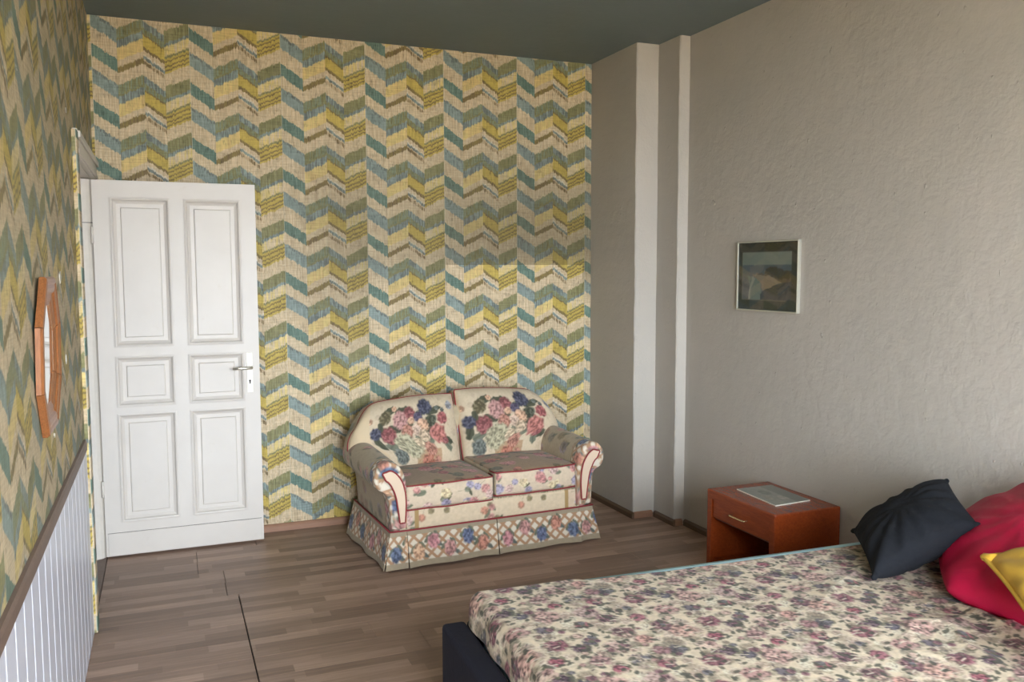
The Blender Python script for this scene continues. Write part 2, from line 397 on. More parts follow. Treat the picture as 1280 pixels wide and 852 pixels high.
# ------------------------------------------------------------------ floor: laminate boards laid along x
floor = struct(box('floor', XL - 1.3, XC + .1, YF - .1, DY + .1, -.10, -.012, MAT['subfloor']), 'grey-brown laminate floor with a long dark joint across the boards', 'floor')
BW, GAP = .19, .0008
rnd = random.Random(3)
def plank(x0, x1, y0, y1):
    o = box('plank', x0 + GAP, x1 - GAP, y0 + GAP * .6, y1 - GAP * .6, -.012, 0.0, MAT['laminate'], floor, .0008, 1); return o
y = 4.35 - BW * 30; i = -30
while y < DY:
    y1 = min(y + BW, DY - .001); y0 = max(y, YF)
    if y1 > YF:
        if y < 4.35 - .01:
            js = [.2985]
            k = 1.28
            xs = [XL + .001, .2965 if True else 0]
            xs = [XL + .001, .2985]
            off = rnd.uniform(.5, 1.2); xs.append(.2985 + off)
            while xs[-1] + 1.28 < XC - .05: xs.append(xs[-1] + 1.28)
            wide = True
        else:
            r = round((y - 4.35) / BW)
            s = {0: .247, 1: .251, 2: .125, 3: .128, 4: .46, 5: .2}.get(r, .3)
            xs = [XL + .001, s]
            off = rnd.uniform(.6, 1.25); xs.append(s + off)
            while xs[-1] + 1.28 < XC - .05: xs.append(xs[-1] + 1.28)
            wide = False
        xs.append(XC - .001)
        for a, bb in zip(xs[:-1], xs[1:]):
            e = .0022 if (wide and abs(a - .2985) < 1e-6) else (.0008 if abs(a - xs[1]) < 1e-6 else 0)
            plank(a + e, bb - (0.0016 if (wide and abs(bb - .2985) < 1e-6) else 0), y0, y1)
    y += BW
for yy in np.arange(4.10, DY, .17):
    box('threshold_board', XL - 1.2, XL - .001, yy, min(yy + .168, DY), -.012, .004, MAT['rail'], floor, .001, 1)

# ------------------------------------------------------------------ ceiling and walls
struct(box('ceiling', XL - 1.3, XC + .2, YF - .15, DY + .15, HC, HC + .12, MAT['ceiling']), 'slate-grey painted ceiling', 'ceiling')
wb = struct(box('wall_back', XL - 1.3, XC + .2, DY, DY + .14, -.1, HC, MAT['paper_back']), 'chevron-papered back wall in teal, yellow and cream', 'wall')
bm = bmesh.new(); add_box(bm, XC, XC + .2, YF - .15, DY, -.1, HC)
wr = struct(bm_obj('wall_right', bm, MAT['grey_wall']), 'rough grey plaster wall with two stepped pilaster edges', 'wall')
def rough_col(name, x0, y0, y1):
    """pilaster step with a slightly wavering arris"""
    n = 60; bm = bmesh.new(); rings = []
    r2 = random.Random(int(x0 * 1000))
    ph = [r2.uniform(0, 6) for _ in range(4)]
    for k in range(n + 1):
        z = HC * k / n
        wv = (.0010 * math.sin(z * 5 + ph[0])) + .0012 * math.sin(z * 13 + ph[1]) + .0009 * math.sin(z * 41 + ph[2]); wy = .0010 * math.sin(z * 4 + ph[3])
        c = .007
        pts = [(XC + .02, y0 + wy), (x0 + c + wv, y0 + wy), (x0 + wv, y0 + c + wy), (x0 + wv * .3, y1), (XC + .02, y1)]
        rings.append([bm.verts.new((px, py, z)) for px, py in pts])
    for A, B in zip(rings[:-1], rings[1:]):
        for k in range(5): bm.faces.new((A[k], A[(k + 1) % 5], B[(k + 1) % 5], B[k]))
    bm.faces.new(rings[0]); bm.faces.new(rings[-1][::-1])
    return bm_obj(name, bm, MAT['grey_wall'], wr)
rough_col('pilaster', XA, YA, DY - .001)
rough_col('pilaster', XB, YB, YA + .01)
# left wall: papered, with the doorway beside the back corner
OY0, OY1, OZ = 4.20, 5.30, 2.10
bm = bmesh.new()
add_box(bm, XL - .22, XL, YF - .15, OY0, -.1, HC); add_box(bm, XL - .22, XL, OY0, DY, 2.16, HC); add_box(bm, XL - .22, XL, OY1, DY, -.1, 2.16)
wl = struct(bm_obj('wall_left', bm, MAT['paper_left']), 'worn chevron-papered wall beside the camera with the octagonal mirror', 'wall')
# proud papered edge at the near side of the doorway
box('corner_strip', XL - .001, XL + .021, 4.105, OY0, .002, 2.20, MAT['paper_back'], wl, .003, 1)
# torn paper flakes
def flake(y, z, w, h, seed):
    r2 = random.Random(seed); n = 10
    pts = [(y + w * math.cos(2 * PI * k / n) * r2.uniform(.5, 1), z + h * math.sin(2 * PI * k / n) * r2.uniform(.5, 1)) for k in range(n)]
    prism('torn_paper', pts, 'x', XL + .0005, XL + .0035, MAT['white_wall'], wl)
for k, (yy, zz, w, h) in enumerate(((3.22, 1.40, .07, .06), (3.3, 1.33, .03, .02), (3.42, 1.58, .05, .035), (3.15, 1.16, .04, .03), (3.05, 1.08, .02, .012), (3.9, 2.24, .03, .02), (3.5, 1.28, .025, .03))):
    flake(yy, zz, w * .7, h * .7, k)
struct(box('wall_hallway', XL - 1.35, XL - 1.3, 3.6, DY + .1, -.1, HC, MAT['white_wall']), 'pale hallway wall beyond the doorway', 'wall')
struct(box('wall_passage', XL - 1.3, XL - .22, 3.6, 3.7, -.1, HC, MAT['white_wall']), 'pale passage wall beyond the doorway, nearer side', 'wall')
# doorway lining and architrave
tr = struct(empty('trim_1', (0, 0, 0)), 'white painted doorway frame beside the open door', 'door frame')
box('head_casing', XL - .005, XL + .018, OY0 - .02, DY - .002, 2.10, 2.215, MAT['trim_white'], tr, .004)
box('head_moulding', XL + .018, XL + .03, OY0 - .02, DY - .002, 2.175, 2.205, MAT['trim_white'], tr, .004)
box('head_moulding', XL + .018, XL + .024, OY0 - .02, DY - .002, 2.11, 2.13, MAT['trim_white'], tr, .002)
box('head_lining', XL - .22, XL - .005, OY0, OY1, 2.10, 2.16, MAT['trim_white'], tr)
prism('jamb_post', [(XL - .062 + .06 * math.cos(a) * (1.0), 5.215 + .05 * math.sin(a)) for a in np.linspace(-PI, 0, 11)] + [(XL - .002, 5.30), (XL - .122, 5.30)], 'z', .002, 2.095, MAT['trim_white'], tr)
box('post_joint', XL - .112, XL - .0025, 5.163, 5.2, 1.86, 1.8625, MAT['gap'], tr)
box('jamb_lining', XL - .22, XL - .122, 5.25, 5.30, .002, 2.10, MAT['trim_white'], tr)
box('near_lining', XL - .22, XL - .002, OY0, OY0 + .02, .002, 2.10, MAT['trim_white'], tr)

# panelled dado on the left wall
dado = struct(empty('trim_2', (XL, 0, 0)), 'white grooved board panelling under a brown rail on the left wall', 'panelling')
prof = [(0, 0), (0, .006), (.113, .006), (.115, .0053), (.117, .0053), (.119, .0066), (.123, .0071), (.127, .0066), (.1285, .0053), (.1295, .0053), (.1295, 0)]
me_slat = None; yy = 4.10 - .1295
while yy > .2:
    if me_slat is None:
        o = prism('panel_board', [(d, s) for s, d in prof], 'z', .004, .84, MAT['panel_white'], dado); me_slat = o.data
        # profile was (depth,along): fine
    else:
        o = link('panel_board', me_slat, None, dado)
    o.location = (0, yy, 0); yy -= .13
prism('dado_rail', [(0, .830), (.011, .830), (.013, .836), (.013, .866), (.009, .878), (0, .880)], 'y', .2, 4.06, MAT['rail'], dado)

# window wall behind the camera
bm = bmesh.new(); xs = [XL - .22] + [v for w in WINS for v in w[:2]] + [XC + .1]
for a, b_ in ((xs[0], xs[1]), (xs[2], xs[3]), (xs[4], xs[5])): add_box(bm, a, b_, YF - .3, YF, -.1, HC)
for a, b_, WZ0, WZ1 in WINS: add_box(bm, a, b_, YF - .3, YF, -.1, WZ0); add_box(bm, a, b_, YF - .3, YF, WZ1, HC)
struct(bm_obj('wall_front', bm, MAT['white_wall']), 'window wall behind the camera', 'wall')
for k, (a, b_, WZ0, WZ1) in enumerate(WINS):
    w = struct(empty('window_%d' % (k + 1), ((a + b_) / 2, YF - .15, WZ0)), ('unseen full-height window behind the camera, lowered to light low surfaces, nearer the papered wall', 'tall casement window behind the camera, nearer the grey wall')[k], 'window')
    hw = (b_ - a) / 2; H = WZ1 - WZ0
    for x0, x1, z0, z1 in ((-hw, -hw + .06, 0, H), (hw - .06, hw, 0, H), (-.04, .04, .06, H - .06), (-hw + .06, hw - .06, 0, .06), (-hw + .06, hw - .06, H - .06, H)):
        box('window_frame', x0, x1, -.03, .03, z0, z1, MAT['white_pvc'], w, .004, 1)
    for x0, x1 in ((-hw + .06, -.04), (.04, hw - .06)): box('pane', x0, x1, -.003, .003, .06, H - .06, MAT['glass'], w)
struct(box('ground', -40, 40, -60, YF - .6, -3.4, -3.2, MAT['street']), 'unseen street ground outside the windows, tinted for warm bounce light', 'ground')

# skirting
bbk = struct(empty('baseboard_back', (0, DY, 0)), 'pinkish-brown skirting strip along the papered wall', 'baseboard')
prism('strip', [(0, 0), (-.018, 0), (-.018, .030), (-.010, .042), (0, .045)][::-1], 'x', XL + .02, XA - .002, MAT['skirting'], bbk)
bbr = struct(empty('baseboard_right', (0, 0, 0)), 'brown skirting strip stepping along the grey wall', 'baseboard')
def skirt_x(x, y0, y1): prism('strip', [(x, 0), (x - .016, 0), (x - .016, .028), (x - .008, .038), (x, .04)], 'y', y0, y1, MAT['skirting_dark'], bbr)
skirt_x(XA, YA - .016, DY - .02); skirt_x(XB, YB - .016, YA - .02); skirt_x(XC, YF, YB - .02)
prism('strip', [(YA, 0), (YA - .016, 0), (YA - .016, .028), (YA, .04)], 'x', XA, XB - .017, MAT['skirting'], bbr)
prism('strip', [(YB, 0), (YB - .016, 0), (YB - .016, .028), (YB, .04)], 'x', XB, XC - .017, MAT['skirting'], bbr)

# ------------------------------------------------------------------ door: open leaf, parallel to the back wall
DX0, DX1, DYF, DZ1 = -.338, .510, 5.172, 2.092
door = struct(empty('door_1', (DX0, 5.19, 0)), 'white six-panel wooden door standing open against the papered wall', 'door')
def dloc(o): o.location = (-DX0, -5.19, 0); return o
PAN = [(-.247, .046, 1.188, 1.993), (.130, .419, 1.188, 1.993), (-.247, .044, .853, 1.124), (.130, .420, .857, 1.124), (-.250, .042, .196, .803), (.129, .416, .212, .807)]
# leaf with openings: stiles and rails in one mesh
bm = bmesh.new()
xs = [DX0, -.247, .045, .130, .419, DX1]; zs = [.012, .205, .805, .855, 1.124, 1.188, 1.993, DZ1]
def in_panel(x, z): return any(a < x < b_ and c < z < d for a, b_, c, d in ((-.247, .045, 1.188, 1.993), (.13, .419, 1.188, 1.993), (-.247, .045, .855, 1.124), (.13, .419, .855, 1.124), (-.247, .045, .205, .805), (.13, .419, .205, .805)))
gv = {}
def gvv(i, j, y):
    if (i, j, y) not in gv: gv[(i, j, y)] = bm.verts.new((xs[i], y, zs[j]))
    return gv[(i, j, y)]
Y0, Y1 = DYF, DYF + .038
solid = {(i, j): not in_panel((xs[i] + xs[i + 1]) / 2, (zs[j] + zs[j + 1]) / 2) for i in range(5) for j in range(7)}
for (i, j), s in solid.items():
    if not s: continue
    bm.faces.new([gvv(i, j, Y0), gvv(i + 1, j, Y0), gvv(i + 1, j + 1, Y0), gvv(i, j + 1, Y0)])
    bm.faces.new([gvv(i, j + 1, Y1), gvv(i + 1, j + 1, Y1), gvv(i + 1, j, Y1), gvv(i, j, Y1)])
    for di, dj, A, B in ((-1, 0, (i, j), (i, j + 1)), (1, 0, (i + 1, j), (i + 1, j + 1)), (0, -1, (i, j), (i + 1, j)), (0, 1, (i, j + 1), (i + 1, j + 1))):
        if not solid.get((i + di, j + dj), False): bm.faces.new([gvv(*A, Y0), gvv(*B, Y0), gvv(*B, Y1), gvv(*A, Y1)])
bmesh.ops.bevel(bm, geom=[e for e in bm.edges if e.is_manifold and e.calc_face_angle(0) > 1], offset=.003, segments=2, affect='EDGES')
dloc(bm_obj('leaf', bm, MAT['door'], door))
PX = [(-.247, .045, 1.188, 1.993), (.13, .419, 1.188, 1.993), (-.247, .045, .855, 1.124), (.13, .419, .855, 1.124), (-.247, .045, .205, .805), (.13, .419, .205, .805)]
for a, b_, c, d in PX:
    # stepped moulding, sunk flat and raised field
    steps = [(-.008, -.004), (0.0, -.006), (.006, -.004), (.012, .006), (.022, .011), (.026, .013), (.046, .013), (.050, .007), (.052, .006)]
    bm = bmesh.new(); prev = None
    for ins, dep in steps:
        q = [bm.verts.new(p) for p in ((a + ins, DYF + dep, c + ins), (b_ - ins, DYF + dep, c + ins), (b_ - ins, DYF + dep, d - ins), (a + ins, DYF + dep, d - ins))]
        if prev:
            for k in range(4): bm.faces.new((prev[k], prev[(k + 1) % 4], q[(k + 1) % 4], q[k]))
        prev = q
    bm.faces.new(prev)
    bq = [bm.verts.new(p) for p in ((a + .0005, DYF + .034, c + .0005), (b_ - .0005, DYF + .034, c + .0005), (b_ - .0005, DYF + .034, d - .0005), (a + .0005, DYF + .034, d - .0005))]
    bm.faces.new(bq[::-1])
    dloc(bm_obj('panel', bm, MAT['door'], door))
dloc(box('kick_board', DX0 + .012, DX1 - .012, DYF - .005, DYF + .001, .016, .142, MAT['door'], door, .0015, 1))
dloc(box('shadow_line', DX0 + .011, DX1 - .011, DYF - .0012, DYF + .0005, .1415, .1435, MAT['gap'], door))
pl = dloc(box('handle_plate', .438, .471, DYF - .004, DYF + .001, .895, 1.127, MAT['plate'], door, .0015, 1))
for zz in (1.118, .904):
    for xx in (.445, .464):
        bm = bmesh.new(); bmesh.ops.create_cone(bm, cap_ends=True, segments=10, radius1=.003, radius2=.0022, depth=.002, matrix=Matrix.Translation((xx, DYF - .005, zz)) @ Matrix.Rotation(PI / 2, 4, 'X'))
        bm_obj('screw', bm, MAT['steel'], pl)
lv = dloc(tube('lever', [(.463, DYF - .002, 1.041), (.463, DYF - .030, 1.041), (.461, DYF - .042, 1.041), (.452, DYF - .048, 1.041), (.40, DYF - .049, 1.0405), (.358, DYF - .047, 1.0395)], [.010, .0095, .009, .008, .0085, .0075], MAT['steel'], door, n=12))
kh = [(.4545 + .0055 * math.cos(t), .963 + .0055 * math.sin(t)) for t in np.linspace(-.9, PI + .9, 14)] + [(.4515, .945), (.4575, .945)]
prism('keyhole', kh, 'y', DYF - .0046, DYF - .0038, MAT['gap'], pl)
for zz in (.35, 1.75):
    dloc(tube('hinge', [(DX0 - .004, DYF - .003, zz), (DX0 - .004, DYF - .003, zz + .09)], .007, MAT['trim_white'], door))

# ------------------------------------------------------------------ loveseat
SOFA = empty('loveseat', (1.703, 4.425, 0), math.radians(3.2))
tag(SOFA, 'small floral chintz loveseat with rolled arms, red piping and a pleated skirt', 'sofa')
cr = lin((204, 183, 150)); tan = lin((170, 140, 104)); tgrey = lin((160, 143, 115)); grn = lin((112, 118, 96)); dgrn = lin((78, 82, 60)); blu = lin((92, 104, 138)); nav = lin((70, 72, 96)); pnk = lin((190, 130, 124)); crim = lin((160, 78, 80)); salm = lin((188, 118, 94)); pch = lin((218, 162, 122)); lil = lin((150, 142, 164)); olv = lin((112, 100, 62)); slg = lin((104, 112, 104)); wht = lin((216, 205, 184))
def bouquet():
    p = Print(.72, .50, .0032, cr, .10, 11, wrap=False)
    for k in range(60):                                                     # faint scrolls in the ground
        p.flower(rng.uniform(.02, .70), rng.uniform(.02, .48), rng.uniform(.015, .03), lin((196, 172, 140)) if k % 3 else lin((176, 150, 124)), lin((170, 148, 120)), alpha=.55, hole=.35)
    S = lambda u, v: (u * .72, v * .50)
    for u, v, a in ((.66, .66, .5), (.25, .42, 2.2), (.60, .40, .3), (.13, .62, 1.5), (.70, .80, .2), (.42, .62, 1.0), (.80, .40, -.6), (.28, .60, 2.8), (.78, .32, -.9), (.55, .78, .4), (.36, .84, .2), (.07, .44, 1.3), (.24, .86, .3), (.48, .40, 1.), (.62, .52, .2), (.16, .38, .4)):
        p.leaf(*S(u, v * .95), .060, a, grn if rng.rand() > .4 else dgrn)
    m = ((p.X > .255 - .25 * (p.Y - 0) * .3) & (p.X < .475 + .15 * p.Y) & (p.Y < .135)).astype(float)
    p.put(m * (.6 + .4 * vnoise(p.X / .01, p.Y / .006, 5)), lin((172, 128, 82)))
    for u, v, r, c in ((.18, .77, .046, olv), (.34, .72, .058, pnk), (.44, .80, .040, crim), (.61, .86, .052, nav), (.53, .73, .034, lin((82, 72, 100))), (.66, .66, .042, dgrn),
                       (.45, .69, .024, pch), (.57, .61, .044, pch), (.50, .55, .036, lin((214, 178, 152))), (.40, .55, .042, salm), (.20, .52, .056, crim), (.07, .57, .040, nav), (.34, .35, .082, lin((176, 168, 130))),
                       (.57, .47, .040, lin((206, 176, 140))), (.48, .38, .032, lin((220, 190, 150))), (.56, .28, .048, salm), (.72, .48, .062, lin((196, 106, 96))), (.79, .69, .040, lin((178, 82, 84))), (.16, .22, .056, slg),
                       (.89, .86, .028, lin((148, 150, 160))), (.50, .11, .055, lin((188, 104, 74))), (.62, .12, .03, salm), (.78, .38, .022, crim), (.28, .88, .018, pch), (.30, .02, .03, lin((214, 150, 140))), (.02, .76, .02, pch), (.74, .83, .015, slg), (.80, .80, .015, slg)):
        p.flower(*S(u, v * .95), r * 1.12, [x * .84 for x in c], lob=6 + int(rng.rand() * 4), con=1.0, dots=.0105, soft=.22, c2=[x * .38 + .01 for x in c])
    return p
P_BACK = bouquet()
def mute(p, k=.2):
    l = (p.c @ np.array([.3, .55, .15]))[..., None]; p.c = p.c * (1 - k) + k * l * np.array([1.12, 1.0, .82]); return p
mute(P_BACK, .28); P_BACK.c[:3] = np.array(cr)
def ground_floral(base, seed, faded=0., n=26, w=.5, h=.5, cols=None, rmin=.018, rmax=.042):
    p = Print(w, h, .0036, base, .12, seed); r2 = np.random.RandomState(seed)
    cols = cols or [blu, pnk, salm, lil, crim, grn, olv, pch]
    for k in range(n):
        x, y_ = r2.uniform(0, w), r2.uniform(0, h)
        if r2.rand() < .5: p.leaf(x + .02, y_ - .02, r2.uniform(.02, .04), r2.uniform(0, 6), grn if r2.rand() > .4 else dgrn, alpha=1 - faded * .5)
        if r2.rand() < .4: p.line(x, y_, x + r2.uniform(-.06, .06), y_ + r2.uniform(-.06, .06), .002, dgrn, .5)
        p.flower(x, y_, r2.uniform(rmin, rmax), cols[r2.randint(len(cols))], lob=7, alpha=1 - faded, dots=.0095, con=.9, soft=.25)
    return p
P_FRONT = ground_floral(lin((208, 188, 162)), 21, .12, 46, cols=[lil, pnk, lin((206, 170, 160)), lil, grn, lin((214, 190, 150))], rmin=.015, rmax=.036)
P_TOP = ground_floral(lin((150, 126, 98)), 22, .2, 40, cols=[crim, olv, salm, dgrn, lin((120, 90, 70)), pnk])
P_ARM = ground_floral(lin((176, 160, 132)), 23, .45, 26, cols=[slg, olv, pnk, lil, lin((150, 110, 90))])
P_RAIL = ground_floral(lin((212, 192, 162)), 24, .2, 14, w=.6, h=.3, cols=[salm, pnk, olv], rmin=.014, rmax=.026)
def trellis(w, h, seed, lo=.035, hi=.165, flowers=True, bandc=tgrey):
    p = Print(w, h, .0030, bandc, .10, seed, wrap=False); r2 = np.random.RandomState(seed)
    m = ((p.Y > lo) & (p.Y < hi)).astype(float); p.put(m, wht)
    s = .066
    for k in range(-6, int(w / s) + 8):
        for sg in (1, -1):
            a = (p.X + sg * p.Y * 1.0 - k * s) / math.sqrt(2)
            st = np.clip((.0078 - np.abs(a)) / .002 + .5, 0, 1) * m
            p.put(st, lin((178, 132, 92)))
    if flowers:
        cs = [pnk, blu, salm, lin((88, 104, 134)), pch, lin((190, 120, 126))]
        k = 0; x = .035 + r2.uniform(0, .03)
        while x < w + .02:
            yc = (lo + hi) / 2 + (.025 if k % 2 else -.025)
            p.leaf(x - .028, yc + .02, .034, .8, grn); p.leaf(x + .03, yc - .018, .03, -.6, slg); p.leaf(x + .02, yc + .035, .028, 2.2, grn)
            p.flower(x, yc, .036, cs[(k + seed) % len(cs)], asp=1.3, dots=.0095, con=1.0, soft=.25)
            x += r2.uniform(.085, .125); k += 1
    return mute(p, .22)
def rbox(name, cx, cy, cz, hx, hy, hz, r, n, mat, parent, colf=None, bulge=(0, 0, 0), nn=None):
    """rounded, slightly bulged box; colf(face, P)->rgb"""
    nx, ny, nz = nn or (n, n, n)
    V, F, FA = [], [], []; idx = {}
    def grid(face, ax, bx, na, nb, fixed, sgn):
        a = np.linspace(-1, 1, na); b2 = np.linspace(-1, 1, nb); off = len(V)
        for i in a:
            for j in b2:
                p = [0, 0, 0]; p[ax] = i; p[bx] = j; p[fixed] = sgn; V.append(p); FA.append(face)
        F.extend(grid_faces(na, nb, False, off, flip=((ax + 1) % 3 == bx) != (sgn > 0)))
    grid(0, 0, 2, nx, nz, 1, -1); grid(1, 0, 2, nx, nz, 1, 1); grid(2, 0, 1, nx, ny, 2, 1); grid(3, 0, 1, nx, ny, 2, -1); grid(4, 1, 2, ny, nz, 0, -1); grid(5, 1, 2, ny, nz, 0, 1)
    V = np.array(V); H = np.array([hx, hy, hz]); P = V * H
    inner = np.clip(P, -(H - r), H - r); dlt = P - inner; ln = np.linalg.norm(dlt, axis=1, keepdims=True); ln[ln == 0] = 1
    Q = inner + dlt / ln * r
    for ax in range(3):
        o = [k for k in range(3) if k != ax]
        w = (1 - V[:, o[0]] ** 2) * (1 - V[:, o[1]] ** 2)
        Q[:, ax] += np.sign(V[:, ax]) * (np.abs(V[:, ax]) ** 2) * bulge[ax] * w
    Q += np.array([cx, cy, cz])
    C = None
    if colf is not None:
        C = np.zeros((len(Q), 3)); FA = np.array(FA)
        for f in range(6):
            s = FA == f; C[s] = colf(f, Q[s])
    me = np_mesh(name, Q, F, mat, parent, C); 
    bmm = bmesh.new(); bmm.from_mesh(me.data); bmesh.ops.remove_doubles(bmm, verts=bmm.verts, dist=.0004); bmesh.ops.recalc_face_normals(bmm, faces=bmm.faces); bmm.to_mesh(me.data); bmm.free()
    return me
# base with the cream seat rail
def base_col(f, Q):
    if f == 0:
        c = P_RAIL.at(Q[:, 0], Q[:, 2]); e = np.abs(Q[:, 0]) > .475
        c[e] = P_FRONT.at(Q[e, 0] * 1.3, Q[e, 2]); e2 = (np.abs(Q[:, 0]) > .455) & (np.abs(Q[:, 0]) < .475); c[e2] = lin((168, 138, 92)); return c
    return P_ARM.at(Q[:, 0] + Q[:, 1], Q[:, 2])
rbox('seat_base', 0, .36, .19, .60, .335, .125, .02, 3, MAT['sofa'], SOFA, base_col, (0, .006, 0), (200, 40, 50))
rbox('back_frame', 0, .67, .41, .60, .075, .335, .05, 3, MAT['sofa'], SOFA, lambda f, Q: P_ARM.at(Q[:, 0], Q[:, 2]), (0, .01, .02), (120, 20, 80))
# seat cushions
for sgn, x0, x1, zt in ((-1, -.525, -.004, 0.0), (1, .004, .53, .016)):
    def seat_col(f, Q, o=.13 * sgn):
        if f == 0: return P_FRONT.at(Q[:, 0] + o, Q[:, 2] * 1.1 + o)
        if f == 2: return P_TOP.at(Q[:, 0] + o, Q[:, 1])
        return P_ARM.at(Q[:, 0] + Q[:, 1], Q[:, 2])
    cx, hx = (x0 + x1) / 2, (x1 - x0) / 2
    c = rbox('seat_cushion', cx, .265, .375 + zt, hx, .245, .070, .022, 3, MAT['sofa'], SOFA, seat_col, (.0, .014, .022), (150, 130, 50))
    for zz in (.441 + zt, .309 + zt):
        pts = [(cx + hx * .96 * t, .0235 - .012 * (1 - t * t), zz + (.0015 * math.sin(7 * t + sgn))) for t in np.linspace(-1, 1, 24)]
        pts = [(pts[0][0] - .012, .10, zz), (pts[0][0] - .010, .045, zz)] + pts + [(pts[-1][0] + .010, .045, zz), (pts[-1][0] + .012, .10, zz)]
        tube('piping', pts, .0042, MAT['piping'], c)
# back cushions
def back_cushion(sgn):
    nu, nv = 150, 120; a = np.linspace(-1, 1, nu); t = np.linspace(0, 1, nv); A, T = np.meshgrid(a, t, indexing='ij')
    # inner edge straight, outer edge flares over the arm and rounds off at the top
    O = (A + 1) / 2 if sgn > 0 else (1 - A) / 2                             # 0 at the inner edge, 1 at the outer
    wid = .56 + .125 * np.clip((T - .28) / .22, 0, 1) ** 1.0 * 1.0
    wid = .545 + .15 / (1 + np.exp(-(T - .34) * 22))
    top = (.445 if sgn > 0 else .425) * (1 - .05 * O - .30 * np.clip((O - .70) / .30, 0, 1) ** 2.8) + .008 * np.sin(O * 5)
    x = .010 + O * (wid - .07 * (T ** 5) * O); z = .405 + T * top
    lean = .50 + .02 + (z - .40) * .36
    rr = np.maximum(1 - np.abs(A) ** 5, 0) ** .55 * np.maximum(1 - np.abs(2 * T - 1) ** 5, 0) ** .55
    rip = .008 * (fbm(x / .07, z / .07, 5 + sgn) - .5)
    Vf = np.stack([sgn * x, lean - .085 * rr - .012 - rip, z + .02 * rr], -1).reshape(-1, 3)
    Vb = np.stack([sgn * x, lean + .075 + .03 * rr, z - .015], -1).reshape(-1, 3)
    U = O * .72 if sgn > 0 else ((1 - O) - .16) / .86 * .72
    Cf = P_BACK.at(U, (T * .96 + .02) * .50).reshape(-1, 3); Cb = P_ARM.at(x, z).reshape(-1, 3)
    flip = False
    F = grid_faces(nu, nv, False, 0, flip) + grid_faces(nu, nv, False, nu * nv, not flip)
    per = [i * nv for i in range(nu)] + [(nu - 1) * nv + j for j in range(1, nv)] + [i * nv + nv - 1 for i in range(nu - 2, -1, -1)] + [j for j in range(nv - 2, 0, -1)]
    V = np.concatenate([Vf, Vb]); n0 = nu * nv
    for k in range(len(per)):
        p, q = per[k], per[(k + 1) % len(per)]; F.append((p, p + n0, q + n0, q))
    c = np_mesh('back_cushion', V, F, MAT['sofa'], SOFA, np.concatenate([Cf, Cb]))
    bmm = bmesh.new(); bmm.from_mesh(c.data); bmesh.ops.recalc_face_normals(bmm, faces=bmm.faces); bmm.to_mesh(c.data); bmm.free()
    tube('piping', [tuple(Vf[k] + np.array([0, -.002, 0])) for k in per[::4]], .0045, MAT['piping'], c, closed=True)
back_cushion(-1); back_cushion(1)
